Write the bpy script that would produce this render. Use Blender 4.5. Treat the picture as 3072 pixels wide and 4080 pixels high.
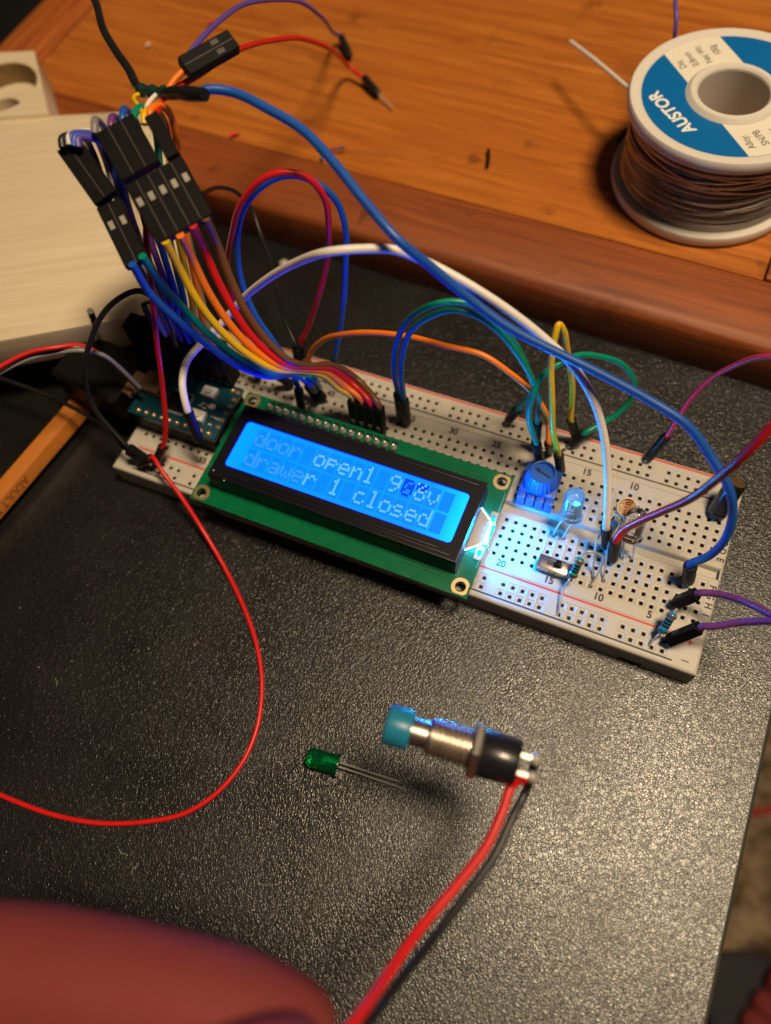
import bpy, bmesh, math, random
from mathutils import Vector, Matrix
random.seed(7)
S = 0.001                       # everything below is written in millimetres
scene = bpy.context.scene
for o in list(bpy.data.objects): bpy.data.objects.remove(o)
COL = scene.collection

# ------------------------------------------------------------------ camera
RIGHT = Vector((0.9189253, 0.38404425, -0.08992388))
DOWN = Vector((0.31338407, -0.84931785, -0.4247936))
FWD = Vector((-0.2395135, 0.36217288, -0.90081302))
CAM = Vector((-32.51921852, -87.39806132, 185.0952733))
F = 3045.0829322
cd = bpy.data.cameras.new('camera'); cam = bpy.data.objects.new('camera', cd); COL.objects.link(cam)
m = Matrix.Identity(4)
for i in range(3):
    m[i][0] = RIGHT[i]; m[i][1] = -DOWN[i]; m[i][2] = -FWD[i]; m[i][3] = CAM[i]*S
cam.matrix_world = m
cd.sensor_fit = 'VERTICAL'; cd.sensor_height = 36; cd.sensor_width = 36*3072/4080
cd.lens = 36*F/4080
cd.clip_start = 0.01; cd.clip_end = 20
cd.dof.use_dof = True; cd.dof.focus_distance = 0.184; cd.dof.aperture_fstop = 7.4
scene.camera = cam
scene.render.resolution_x = 771; scene.render.resolution_y = 1024
# ------------------------------------------------------------------ world and light
w = bpy.data.worlds.new('World'); scene.world = w; w.use_nodes = True
bg = w.node_tree.nodes['Background']; bg.inputs[0].default_value = (0.55, 0.42, 0.34, 1); bg.inputs[1].default_value = 0.035
def lamp(name, loc, target, power, size, color):
    l = bpy.data.lights.new(name, 'AREA'); l.shape = 'DISK'; l.size = size*S; l.energy = power; l.color = color
    o = bpy.data.objects.new(name, l); COL.objects.link(o); o.location = Vector(loc)*S
    o.rotation_euler = (Vector(target)-Vector(loc)).to_track_quat('-Z', 'Y').to_euler()
    return o
lamp('ceiling_lamp', (200, 70, 1000), (-30, 20, 0), 11.8, 230, (1.0, 0.77, 0.50))
scene.view_settings.view_transform = 'Standard'; scene.view_settings.look = 'None'
scene.view_settings.exposure = 0; scene.view_settings.gamma = 1; scene.view_settings.use_curve_mapping = False
scene.render.engine = 'CYCLES'

# ------------------------------------------------------------------ placing helpers
K = 3072/1666
def at(px, py, z=0.0):
    """point at height z (mm above the breadboard top) seen at full-size photo pixel"""
    d = RIGHT*((px-1536)/F) + DOWN*((py-2040)/F) + FWD
    return CAM + d*((z-CAM.z)/d.z)
def o_(x, y, z=0.0): return at(x*K, y*K, z)
def dp(x, y, depth):
    return CAM + (RIGHT*((x*K-1536)/F) + DOWN*((y*K-2040)/F) + FWD)*depth
def pl(x, y, A, B):
    """point on the upright plane through A and B"""
    n = Vector((-(B-A).y, (B-A).x, 0)).normalized()
    d = RIGHT*((x*K-1536)/F) + DOWN*((y*K-2040)/F) + FWD
    return CAM + d*((A-CAM).dot(n)/d.dot(n))
def hole(c, y): return Vector((-(c-1)*2.54, y, 0))

# ------------------------------------------------------------------ material helpers
def mat(name, color, rough=0.45, metal=0.0, spec=0.5, coat=0.0, emis=None, estr=0.0, trans=0.0, ior=1.45, sss=0.0, sssr=(1, .3, .2), sssc=0.001,
        var=0.0, vscale=900.0, bump=0.0, bscale=2000.0):
    M = bpy.data.materials.new(name); M.use_nodes = True
    nt = M.node_tree; b = nt.nodes['Principled BSDF']
    b.inputs['Base Color'].default_value = (*color, 1); b.inputs['Roughness'].default_value = rough
    b.inputs['Metallic'].default_value = metal; b.inputs['Specular IOR Level'].default_value = spec
    b.inputs['Coat Weight'].default_value = coat; b.inputs['Transmission Weight'].default_value = trans; b.inputs['IOR'].default_value = ior
    if emis: b.inputs['Emission Color'].default_value = (*emis, 1); b.inputs['Emission Strength'].default_value = estr
    if sss:
        b.inputs['Subsurface Weight'].default_value = sss; b.inputs['Subsurface Radius'].default_value = sssr; b.inputs['Subsurface Scale'].default_value = sssc
    if var or bump:
        tc = nt.nodes.new('ShaderNodeTexCoord')
    if var:
        n = nt.nodes.new('ShaderNodeTexNoise'); n.inputs['Scale'].default_value = vscale; n.inputs['Detail'].default_value = 5
        nt.links.new(tc.outputs['Object'], n.inputs['Vector'])
        mx = nt.nodes.new('ShaderNodeMix'); mx.data_type = 'RGBA'
        mx.inputs[6].default_value = (*[c*(1-var) for c in color], 1); mx.inputs[7].default_value = (*[min(1, c*(1+var)) for c in color], 1)
        nt.links.new(n.outputs['Fac'], mx.inputs[0]); nt.links.new(mx.outputs[2], b.inputs['Base Color'])
        mr = nt.nodes.new('ShaderNodeMapRange'); mr.inputs[3].default_value = max(0, rough-var*.5); mr.inputs[4].default_value = min(1, rough+var*.5)
        nt.links.new(n.outputs['Fac'], mr.inputs[0]); nt.links.new(mr.outputs[0], b.inputs['Roughness'])
    if bump:
        n2 = nt.nodes.new('ShaderNodeTexNoise'); n2.inputs['Scale'].default_value = bscale; n2.inputs['Detail'].default_value = 4
        nt.links.new(tc.outputs['Object'], n2.inputs['Vector'])
        bp = nt.nodes.new('ShaderNodeBump'); bp.inputs['Strength'].default_value = bump; bp.inputs['Distance'].default_value = 0.0003
        nt.links.new(n2.outputs['Fac'], bp.inputs['Height']); nt.links.new(bp.outputs[0], b.inputs['Normal'])
    return M

def leather_mat():
    M = mat('black_leatherette', (0.007, 0.0068, 0.0065), rough=0.42, spec=.85); nt = M.node_tree; N = nt.nodes; L = nt.links; b = N['Principled BSDF']
    b.inputs['Coat Weight'].default_value = .0
    tc = N.new('ShaderNodeTexCoord'); mp = N.new('ShaderNodeMapping'); mp.inputs['Scale'].default_value = (1000, 1000, 1000)
    L.new(tc.outputs['Object'], mp.inputs[0])
    n0 = N.new('ShaderNodeTexNoise'); n0.inputs['Scale'].default_value = 0.9; n0.inputs['Detail'].default_value = 2
    L.new(mp.outputs[0], n0.inputs['Vector'])
    ad = N.new('ShaderNodeVectorMath'); ad.operation = 'MULTIPLY_ADD'; ad.inputs[1].default_value = (1.3, 1.3, 0)
    L.new(n0.outputs['Color'], ad.inputs[0]); L.new(mp.outputs[0], ad.inputs[2])
    v = N.new('ShaderNodeTexVoronoi'); v.feature = 'DISTANCE_TO_EDGE'; v.inputs['Scale'].default_value = 1.55
    L.new(ad.outputs[0], v.inputs['Vector'])
    mr = N.new('ShaderNodeMapRange'); mr.inputs[1].default_value = 0; mr.inputs[2].default_value = 0.28; mr.interpolation_type = 'SMOOTHSTEP'
    L.new(v.outputs['Distance'], mr.inputs[0])
    n1 = N.new('ShaderNodeTexNoise'); n1.inputs['Scale'].default_value = 2.6; n1.inputs['Detail'].default_value = 3
    L.new(ad.outputs[0], n1.inputs['Vector'])
    m1 = N.new('ShaderNodeMath'); m1.operation = 'MULTIPLY_ADD'; m1.inputs[1].default_value = 1.1
    L.new(n1.outputs['Fac'], m1.inputs[0]); L.new(mr.outputs[0], m1.inputs[2])
    bp = N.new('ShaderNodeBump'); bp.inputs['Strength'].default_value = 0.5; bp.inputs['Distance'].default_value = 0.000062
    L.new(m1.outputs[0], bp.inputs['Height']); L.new(bp.outputs[0], b.inputs['Normal']); L.new(bp.outputs[0], b.inputs['Coat Normal'])
    n3 = N.new('ShaderNodeTexNoise'); n3.inputs['Scale'].default_value = 0.06; n3.inputs['Detail'].default_value = 5
    L.new(mp.outputs[0], n3.inputs['Vector'])
    r3 = N.new('ShaderNodeMapRange'); r3.inputs[1].default_value = .3; r3.inputs[2].default_value = .7; r3.inputs[3].default_value = .27; r3.inputs[4].default_value = .37
    L.new(n3.outputs['Fac'], r3.inputs[0]); L.new(r3.outputs[0], b.inputs['Roughness'])
    return M

def wood_mat(name, c1, c2, c3, rough, stretch=(0.045, 0.9, 0.9), rot=0.0, coat=0.0, spots=True, contrast=(0.35, 0.68)):
    M = mat(name, c1, rough=rough, spec=0.5, coat=coat); nt = M.node_tree; N = nt.nodes; L = nt.links; b = N['Principled BSDF']
    tc = N.new('ShaderNodeTexCoord'); mp = N.new('ShaderNodeMapping'); mp.inputs['Scale'].default_value = (stretch[0]*1000, stretch[1]*1000, stretch[2]*1000)
    rt = N.new('ShaderNodeMapping'); rt.inputs['Rotation'].default_value = (0, 0, rot)
    L.new(tc.outputs['Object'], rt.inputs[0]); L.new(rt.outputs[0], mp.inputs[0])
    n = N.new('ShaderNodeTexNoise'); n.inputs['Scale'].default_value = 0.42; n.inputs['Detail'].default_value = 11; n.inputs['Roughness'].default_value = .62; n.inputs['Distortion'].default_value = 0.9
    L.new(mp.outputs[0], n.inputs['Vector'])
    cr = N.new('ShaderNodeValToRGB'); cr.color_ramp.elements[0].position = contrast[0]; cr.color_ramp.elements[0].color = (*c2, 1)
    cr.color_ramp.elements[1].position = contrast[1]; cr.color_ramp.elements[1].color = (*c1, 1)
    L.new(n.outputs['Fac'], cr.inputs[0])
    big = N.new('ShaderNodeTexNoise'); big.inputs['Scale'].default_value = 14; big.inputs['Detail'].default_value = 4
    L.new(tc.outputs['Object'], big.inputs['Vector'])
    mb = N.new('ShaderNodeMapRange'); mb.inputs[1].default_value = .35; mb.inputs[2].default_value = .7
    L.new(big.outputs['Fac'], mb.inputs[0])
    mx = N.new('ShaderNodeMix'); mx.data_type = 'RGBA'; mx.inputs[7].default_value = (*c3, 1)
    mm = N.new('ShaderNodeMath'); mm.operation = 'MULTIPLY'; mm.inputs[1].default_value = 0.6
    L.new(mb.outputs[0], mm.inputs[0]); L.new(mm.outputs[0], mx.inputs[0]); L.new(cr.outputs[0], mx.inputs[6])
    out = mx.outputs[2]
    if spots:
        sp = N.new('ShaderNodeTexNoise'); sp.inputs['Scale'].default_value = 60; sp.inputs['Detail'].default_value = 6; sp.inputs['Roughness'].default_value = .6
        L.new(tc.outputs['Object'], sp.inputs['Vector'])
        sr = N.new('ShaderNodeMapRange'); sr.inputs[1].default_value = .62; sr.inputs[2].default_value = .72; sr.inputs[4].default_value = .6
        L.new(sp.outputs['Fac'], sr.inputs[0])
        m2 = N.new('ShaderNodeMix'); m2.data_type = 'RGBA'; m2.inputs[7].default_value = (*[c*.25 for c in c2], 1)
        L.new(sr.outputs[0], m2.inputs[0]); L.new(out, m2.inputs[6]); out = m2.outputs[2]
    L.new(out, b.inputs['Base Color'])
    bp = N.new('ShaderNodeBump'); bp.inputs['Strength'].default_value = 0.25; bp.inputs['Distance'].default_value = 0.0003
    L.new(n.outputs['Fac'], bp.inputs['Height']); L.new(bp.outputs[0], b.inputs['Normal'])
    return M

# ------------------------------------------------------------------ object helpers
def link(me, name, mats, parent=None, smooth=False):
    if smooth:
        for p in me.polygons: p.use_smooth = True
    for mm in (mats if isinstance(mats, (list, tuple)) else [mats]): me.materials.append(mm)
    o = bpy.data.objects.new(name, me); COL.objects.link(o)
    if parent is not None: o.parent = parent
    return o
def thing(name, label, cat, loc=(0, 0, 0), group=None, rot=None):
    o = bpy.data.objects.new(name, None); COL.objects.link(o); o.empty_display_size = 0.005
    o.location = Vector(loc)*S
    if rot is not None: o.rotation_euler = rot
    o['label'] = label; o['category'] = cat
    if group: o['group'] = group
    return o
def tag(o, label, cat, group=None):
    o['label'] = label; o['category'] = cat
    if group: o['group'] = group
    return o
def struct(o): o['kind'] = 'structure'; return o

class MB:
    """collects shapes given in mm; origin = the thing's base (subtracted)"""
    def __init__(s, org=(0, 0, 0)): s.v = []; s.f = []; s.mi = []; s.org = Vector(org); s.m = 0
    def add(s, vs, fs):
        k = len(s.v); s.v += [Vector(v) for v in vs]
        for f in fs: s.f.append([k+i for i in f]); s.mi.append(s.m)
    def box(s, a, b):
        x0, y0, z0 = a; x1, y1, z1 = b
        s.add([(x0,y0,z0),(x1,y0,z0),(x1,y1,z0),(x0,y1,z0),(x0,y0,z1),(x1,y0,z1),(x1,y1,z1),(x0,y1,z1)],
              [(0,3,2,1),(4,5,6,7),(0,1,5,4),(1,2,6,5),(2,3,7,6),(3,0,4,7)])
    def obox(s, c, ax, ay, az, c2=0.0):
        """oriented box: centre, half-axis vectors; c2 = edge chamfer fraction"""
        c = Vector(c); P = []
        if c2 <= 0:
            for k in (-1, 1):
                for (i, j) in ((-1,-1),(1,-1),(1,1),(-1,1)): P.append(c+ax*i+ay*j+az*k)
            s.add(P, [(0,3,2,1),(4,5,6,7),(0,1,5,4),(1,2,6,5),(2,3,7,6),(3,0,4,7)])
        else:
            e = c2; ring = []
            ex = e/ax.length; ey = e/ay.length; ez = e/az.length
            for k, q in ((-1, 1-ez), (-1+ez, 1), (1-ez, 1), (1, 1-ez)):
                pass
            levels = [(-1, True), (-1+ez, False), (1-ez, False), (1, True)]
            for k, inset in levels:
                X = 1-ex if inset else 1; Y = 1-ey if inset else 1
                for (i, j) in ((-X+ex,-Y),(X-ex,-Y),(X,-Y+ey),(X,Y-ey),(X-ex,Y),(-X+ex,Y),(-X,Y-ey),(-X,-Y+ey)):
                    P.append(c+ax*i+ay*j+az*k)
            F_ = [tuple(range(7,-1,-1)), tuple(range(24,32))]
            for l in range(3):
                for i in range(8):
                    j = (i+1) % 8; F_.append((l*8+i, l*8+j, l*8+8+j, l*8+8+i))
            s.add(P, F_)
    def tube(s, pts, r, n=12, cap=True):
        pts = [Vector(p) for p in pts]; N = len(pts)
        R_ = r if isinstance(r, (list, tuple)) else [r]*N
        t0 = (pts[1]-pts[0]).normalized(); u = t0.orthogonal().normalized(); V = []
        for i, p in enumerate(pts):
            t = (pts[min(i+1, N-1)]-pts[max(i-1, 0)]).normalized()
            u = (u-t*u.dot(t)).normalized(); w_ = t.cross(u)
            for k in range(n):
                a = 2*math.pi*k/n; V.append(p+(u*math.cos(a)+w_*math.sin(a))*R_[i])
        Fc = []
        for i in range(N-1):
            for k in range(n):
                k2 = (k+1) % n; Fc.append((i*n+k, i*n+k2, (i+1)*n+k2, (i+1)*n+k))
        if cap: Fc += [tuple(range(n-1, -1, -1)), tuple(range((N-1)*n, N*n))]
        s.add(V, Fc)
    def lathe(s, prof, base, axis=(0, 0, 1), n=48, closed=False):
        """prof: list of (r, h) along axis"""
        base = Vector(base); ax = Vector(axis).normalized(); u = ax.orthogonal().normalized(); w_ = ax.cross(u); V = []; M_ = len(prof)
        for r, h in prof:
            for k in range(n):
                a = 2*math.pi*k/n; V.append(base+ax*h+(u*math.cos(a)+w_*math.sin(a))*r)
        Fc = []
        for i in range(M_ if closed else M_-1):
            j = (i+1) % M_
            for k in range(n):
                k2 = (k+1) % n; Fc.append((i*n+k, i*n+k2, j*n+k2, j*n+k))
        if not closed:
            if prof[0][0] > 0: Fc.append(tuple(range(n-1, -1, -1)))
            if prof[-1][0] > 0: Fc.append(tuple(range((M_-1)*n, M_*n)))
        s.add(V, Fc)
    def prism(s, poly, z0, z1):
        n = len(poly); V = [(x, y, z0) for x, y in poly]+[(x, y, z1) for x, y in poly]
        s.add(V, [tuple(range(n-1, -1, -1)), tuple(range(n, 2*n))]+[(i, (i+1) % n, n+(i+1) % n, n+i) for i in range(n)])
    def build(s, name, mats, parent=None, smooth=False, bevel=0.0, angle=35):
        me = bpy.data.meshes.new(name)
        me.from_pydata([(v-s.org)*S for v in s.v], [], s.f); me.update()
        for p, i in zip(me.polygons, s.mi): p.material_index = i
        bm = bmesh.new(); bm.from_mesh(me); bmesh.ops.recalc_face_normals(bm, faces=bm.faces)
        if bevel:
            ed = [e for e in bm.edges if len(e.link_faces) == 2 and e.calc_face_angle(0) > math.radians(30)]
            bmesh.ops.bevel(bm, geom=ed, offset=bevel*S, segments=2, profile=0.6, affect='EDGES')
        bm.to_mesh(me); bm.free()
        if smooth or bevel: me.set_sharp_from_angle(angle=math.radians(angle))
        return link(me, name, mats, parent, smooth or bool(bevel))

def spline(pts, sub=10):
    pts = [Vector(p) for p in pts]; out = []
    P = [pts[0]*2-pts[1]]+pts+[pts[-1]*2-pts[-2]]
    for i in range(1, len(P)-2):
        p0, p1, p2, p3 = P[i-1:i+3]
        d1 = max((p1-p0).length, 1e-3)**.5; d2 = max((p2-p1).length, 1e-3)**.5; d3 = max((p3-p2).length, 1e-3)**.5
        m1 = (p1-p0)/d1-(p2-p0)/(d1+d2)+(p2-p1)/d2; m2 = (p2-p1)/d2-(p3-p1)/(d2+d3)+(p3-p2)/d3
        m1 = m1*d2; m2 = m2*d2
        for k in range(sub):
            t = k/sub
            out.append(p1*(2*t**3-3*t**2+1)+m1*(t**3-2*t**2+t)+p2*(-2*t**3+3*t**2)+m2*(t**3-t**2))
    out.append(pts[-1]); return out

def curve_mesh(splines, depth):
    """filled 2D outline with holes (mm) -> mesh, thickness depth, z 0..depth"""
    cu = bpy.data.curves.new('tmp', 'CURVE'); cu.dimensions = '2D'; cu.fill_mode = 'BOTH'; cu.extrude = depth/2*S
    for sp in splines:
        q = cu.splines.new('POLY'); q.points.add(len(sp)-1); q.use_cyclic_u = True
        for i, (x, y) in enumerate(sp): q.points[i].co = (x*S, y*S, 0, 1)
    ob = bpy.data.objects.new('tmp', cu); COL.objects.link(ob); bpy.context.view_layer.update()
    me = bpy.data.meshes.new_from_object(ob.evaluated_get(bpy.context.evaluated_depsgraph_get()))
    bpy.data.objects.remove(ob); bpy.data.curves.remove(cu)
    for v in me.vertices: v.co.z += depth/2*S
    return me
def plate(name, splines, z0, z1, M, parent=None, offs=(0, 0)):
    me = curve_mesh(splines, z1-z0)
    for v in me.vertices: v.co += Vector((offs[0], offs[1], z0))*S
    me.materials.clear()
    return link(me, name, M, parent)
def circ(x, y, r, n=40): return [(x+r*math.cos(2*math.pi*k/n), y+r*math.sin(2*math.pi*k/n)) for k in range(n)]
def rrect(x0, y0, x1, y1, r, n=6):
    P = []
    for cx, cy, a0 in ((x1-r, y0+r, -90), (x1-r, y1-r, 0), (x0+r, y1-r, 90), (x0+r, y0+r, 180)):
        for k in range(n+1):
            a = math.radians(a0+90*k/n); P.append((cx+r*math.cos(a), cy+r*math.sin(a)))
    return P
def text_mesh(items, thick=0.03):
    """items: (string, x, y, z, size, rot_deg, xscale[, bold]) -> one mesh"""
    bm = bmesh.new()
    for it in items:
        s_, x, y, z, size, rot, xs = it[:7]; off = it[7] if len(it) > 7 else 0
        cu = bpy.data.curves.new('tmp', 'FONT'); cu.body = s_; cu.size = size*S; cu.align_x = 'CENTER'; cu.align_y = 'CENTER'; cu.extrude = thick/2*S; cu.offset = off*S
        ob = bpy.data.objects.new('tmp', cu); COL.objects.link(ob); bpy.context.view_layer.update()
        me = bpy.data.meshes.new_from_object(ob.evaluated_get(bpy.context.evaluated_depsgraph_get()))
        M = Matrix.Translation(Vector((x, y, z))*S) @ Matrix.Rotation(math.radians(rot), 4, 'Z') @ Matrix.Diagonal((xs, 1, 1, 1))
        me.transform(M); bm.from_mesh(me)
        bpy.data.objects.remove(ob); bpy.data.curves.remove(cu); bpy.data.meshes.remove(me)
    out = bpy.data.meshes.new('text'); bm.to_mesh(out); bm.free(); return out

# ------------------------------------------------------------------ materials
ABS = mat('white_plastic', (0.50, 0.465, 0.40), rough=0.42, sss=0.25, sssr=(1, .9, .75), sssc=0.0012, var=.04, vscale=300, bump=.12, bscale=2500)
DARK = mat('dark_contact', (0.05, 0.04, 0.035), rough=.5)
CLIP = mat('contact_metal', (0.30, 0.24, 0.18), rough=.35, metal=.9)
FOAM = mat('black_foam', (0.012, 0.012, 0.012), rough=.9)
REDINK = mat('red_ink', (0.65, 0.03, 0.02), rough=.5); BLKINK = mat('black_ink', (0.02, 0.02, 0.025), rough=.55)
BLACKP = mat('black_plastic', (0.007, 0.0065, 0.0065), rough=.45, spec=.1, var=.25, vscale=600)
SHRINK = mat('black_heat_shrink', (0.011, 0.011, 0.012), rough=.42, spec=.3, bump=.25, bscale=1200)
TIN = mat('tinned_metal', (0.72, 0.69, 0.64), rough=.36, metal=.6)
NICKEL = mat('nickel', (0.85, 0.78, 0.7), rough=.3, metal=1.0, var=.1, vscale=500)
GOLD = mat('gold_pad', (0.75, 0.52, 0.26), rough=.35, metal=.85)
PCBG = mat('green_board', (0.0, 0.13, 0.05), rough=.28, coat=.3, var=.15, vscale=300)
PCBD = mat('dark_green_track', (0.0, 0.06, 0.028), rough=.3)
TEAL = mat('teal_board', (0.004, 0.05, 0.07), rough=.35, var=.2, vscale=500)
BEZEL = mat('black_painted_steel', (0.005, 0.0045, 0.009), rough=.38, spec=.3, bump=.1, bscale=3500)
WC = {}
for n, c in dict(red=(.62,.012,.012), blue=(.012,.09,.42), white=(.78,.73,.68), orange=(.85,.19,.01), green=(.0,.23,.14), yellow=(.75,.46,.01), black=(.012,.012,.013),
                 purple=(.16,.045,.22), magenta=(.5,.03,.09), brown=(.17,.07,.02), grey=(.22,.21,.22), violet=(.10,.07,.38)).items():
    WC[n] = mat(n+'_insulation', c, rough=.36, spec=.5, var=.08, vscale=250)

# ------------------------------------------------------------------ the setting
b = MB(); ZT = -8.5
b.prism([(-700, -300), (23.2, -300), (23.2, 500), (-700, 500)], ZT-22, ZT)
table = b.build('table_top', leather_mat()); struct(table)
b = MB(); b.tube([(23.2, -300, ZT-1.1), (23.2, 500, ZT-1.1)], 1.1, n=16); b.box((22.0, -300, ZT-22), (24.0, 500, ZT-1.6))
edge = b.build('table_edge', mat('edge_binding', (0.05, 0.05, 0.045), rough=.35), table, smooth=True)
def carpet_mat():
    M = mat('brown_carpet', (0.2, .15, .09), rough=.95, spec=.1); nt = M.node_tree; N = nt.nodes; L = nt.links
    tc = N.new('ShaderNodeTexCoord'); n = N.new('ShaderNodeTexNoise'); n.inputs['Scale'].default_value = 42; n.inputs['Detail'].default_value = 6; n.inputs['Roughness'].default_value = .75
    L.new(tc.outputs['Object'], n.inputs['Vector'])
    c = N.new('ShaderNodeValToRGB'); c.color_ramp.elements[0].position = .38; c.color_ramp.elements[0].color = (.045, .032, .018, 1)
    c.color_ramp.elements[1].position = .62; c.color_ramp.elements[1].color = (.33, .24, .15, 1)
    L.new(n.outputs['Fac'], c.inputs[0]); L.new(c.outputs[0], N['Principled BSDF'].inputs['Base Color'])
    bp = N.new('ShaderNodeBump'); bp.inputs['Strength'].default_value = 1; bp.inputs['Distance'].default_value = .004
    L.new(n.outputs['Fac'], bp.inputs['Height']); L.new(bp.outputs[0], N['Principled BSDF'].inputs['Normal'])
    return M
ZF = -430
b = MB(); b.add([(-1500, -1500, ZF), (1500, -1500, ZF), (1500, 1500, ZF), (-1500, 1500, ZF)], [(0, 1, 2, 3)])
struct(b.build('floor', carpet_mat()))
P = o_(1640, 1755, ZF+3)
b = MB(); b.tube(spline([P+Vector((-25, -10, 0)), P, P+Vector((14, 10, 1)), P+Vector((45, 18, 0))]), 3)
tag(b.build('red_cord', mat('dull_red_cord', (.30, .02, .02), rough=.6), None, smooth=True), 'thin dark red cord lying blurred on the brown carpet beyond the table edge', 'cord')

# orange wooden frame-and-panel board
ORW = wood_mat('orange_stained_wood', (0.58, 0.205, 0.032), (0.28, 0.072, 0.010), (0.42, 0.115, 0.016), .38, coat=.2)
ORF = wood_mat('shade_darkened_frame_wood', (0.33, 0.085, 0.014), (0.15, 0.032, 0.006), (0.24, 0.055, 0.009), .55, coat=.0)  # rail colour darkened to carry the shade on its front face
ORS = wood_mat('orange_stile_wood', (0.50, 0.15, 0.028), (0.25, 0.055, 0.01), (0.38, 0.09, 0.015), .5, rot=math.pi/2)
wb = thing('wooden_board', 'orange stained wooden panel board with a raised frame, lying behind the breadboard', 'wooden board', (0, 65.5, ZT), rot=(0, 0, -0.043))
def wpart(name, prof, x0, x1, M):
    """profile (y,z) swept along x"""
    b = MB(); n = len(prof)
    b.add([(x0, y, z) for y, z in prof]+[(x1, y, z) for y, z in prof], [tuple(range(n)), tuple(range(2*n-1, n-1, -1))]+[(i, n+i, n+(i+1) % n, (i+1) % n) for i in range(n)])
    return b.build(name, M, wb, bevel=.35)
H = 15.5
wpart('front_rail', [(0, 0), (0, H-3.2), (.5, H-1.9), (1.7, H-.8), (4.2, H), (23, H), (24.0, H-.9), (24.2, 0)], -302, 18, ORF)
b = MB()
b.prism([(-279.5, 24.3), (-7.5, 24.3), (-7.5, 330), (-279.5, 330)], 4, H-.9); b.build('panel', ORW, wb)
b = MB(); b.box((-302, 24.4, 0), (-280, 330, H)); b.box((-291.5, 24.4, H-.01), (-290.7, 330, H+.25)); b.build('side_stile', ORS, wb, bevel=.8)
b = MB(); b.box((-7, 24.4, 0), (16, 330, H)); b.build('side_stile', ORS, wb, bevel=.8)

# pale plywood plank
PALE = wood_mat('pale_wood', (0.72, 0.61, 0.44), (0.60, 0.49, 0.33), (0.68, 0.57, 0.41), .5, spots=False, stretch=(.03, 1.1, 1.1), rot=-.5, contrast=(.35, .65))
c4 = [o_(-260, 783, 19), o_(432, 659, 19), o_(341, 236, 19), o_(-200, 268, 19)]
pk = thing('pale_plank', 'pale smooth wooden plank resting on the orange board at far left', 'plank', (c4[1].x, c4[1].y, 7.2))
b = MB((c4[1].x, c4[1].y, 7.2)); b.prism([(p.x, p.y) for p in c4], 7.2, 19); b.build('plank', PALE, pk, bevel=.5)
# small block with drilled hole
e = [o_(-160, 120, 20.5), o_(74, 110, 20.5), o_(105, 246, 20.5), o_(-160, 262, 20.5)]
hc = o_(2, 188, 20.5)
blk = thing('drilled_block', 'small pale wood block with a round counterbored hole at the left edge', 'wood block', (e[1].x, e[1].y, 7.5))
hr = (o_(78, 185, 20.5)-hc).length
off = (-e[1].x, -e[1].y)
plate('block', [[(p.x, p.y) for p in e], circ(hc.x, hc.y, hr)], 5.5, 13.0, PALE, blk, off)
plate('ledge', [[(p.x, p.y) for p in e], circ(hc.x-2, hc.y-2, hr*.45)], 0.0, 5.45, PALE, blk, off)

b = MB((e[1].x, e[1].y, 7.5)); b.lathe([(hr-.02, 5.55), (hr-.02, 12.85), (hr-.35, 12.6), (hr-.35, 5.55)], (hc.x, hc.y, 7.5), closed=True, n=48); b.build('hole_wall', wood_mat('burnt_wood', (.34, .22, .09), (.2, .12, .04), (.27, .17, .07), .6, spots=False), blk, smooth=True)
# ------------------------------------------------------------------ breadboard
bb = thing('breadboard', 'long white solderless breadboard carrying the display and components', 'breadboard', (-78.9, 0, -8.5))
XL, XR, YB, YT = -161.5, 3.8, -26.9, 27.4
cols = {c: -(c-1)*2.54 for c in range(1, 64)}
terms = [3.81+2.54*i for i in range(5)]+[-3.81-2.54*i for i in range(5)]
rails = [21.35, 23.89, -21.35, -23.89]
railc = [c for c in range(3, 62) if (c-2) % 6 != 0]
hs = []
for c in cols:
    for y in terms: hs.append((cols[c], y, 0))
for c in railc:
    for y in rails: hs.append((cols[c], y, 1))
b = MB((-78.9, 0, -8.5))
hv = {}
# cells
for x, y, k in hs:
    A = 1.13; B_ = 1.03; h = .44
    def sq(q, z): return [(x-q, y-q, z), (x+q, y-q, z), (x+q, y+q, z), (x-q, y+q, z)]
    V = sq(A, 0)+sq(B_, -.10)+sq(h+.12, -.14)+sq(h, -.30)+sq(h, -2.2)
    Fc = []; i0 = 0
    for l in range(4):
        for i in range(4):
            j = (i+1) % 4; Fc.append((l*4+i, l*4+j, l*4+4+j, l*4+4+i))
    b.m = 0; b.add(V[:16], [f for f in Fc if max(f) < 16])
    b.m = 1 if k == 0 else 2
    V2 = sq(h, -.30)+sq(h, -2.2); b.add(V2, [(0, 1, 5, 4), (1, 2, 6, 5), (2, 3, 7, 6), (3, 0, 4, 7), (4, 5, 6, 7)])
b.m = 0
# flat top between the cells: strips
A = 1.13
rows = sorted(terms+rails)
def flat(x0, x1, y0, y1, z=0):
    if x1-x0 > 1e-6 and y1-y0 > 1e-6: b.add([(x0, y0, z), (x1, y0, z), (x1, y1, z), (x0, y1, z)], [(0, 1, 2, 3)])
bev = .7
ys = [YB+bev]
for y in rows: ys += [y-A, y+A]
ys += [YT-bev]
G = 1.75      # centre groove half-width
for i in range(0, len(ys), 2):
    y0, y1 = ys[i], ys[i+1]
    if y0 < -G and y1 > G:
        flat(XL+bev, XR-bev, y0, -G); flat(XL+bev, XR-bev, G, y1)
    else: flat(XL+bev, XR-bev, y0, y1)
for y in rows:
    cs = sorted([cols[c] for c in (railc if y in rails else cols)])
    xs = [XL+bev]
    for x in cs: xs += [x-A, x+A]
    xs.append(XR-bev)
    for i in range(0, len(xs), 2): flat(xs[i], xs[i+1], y-A, y+A)
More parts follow.
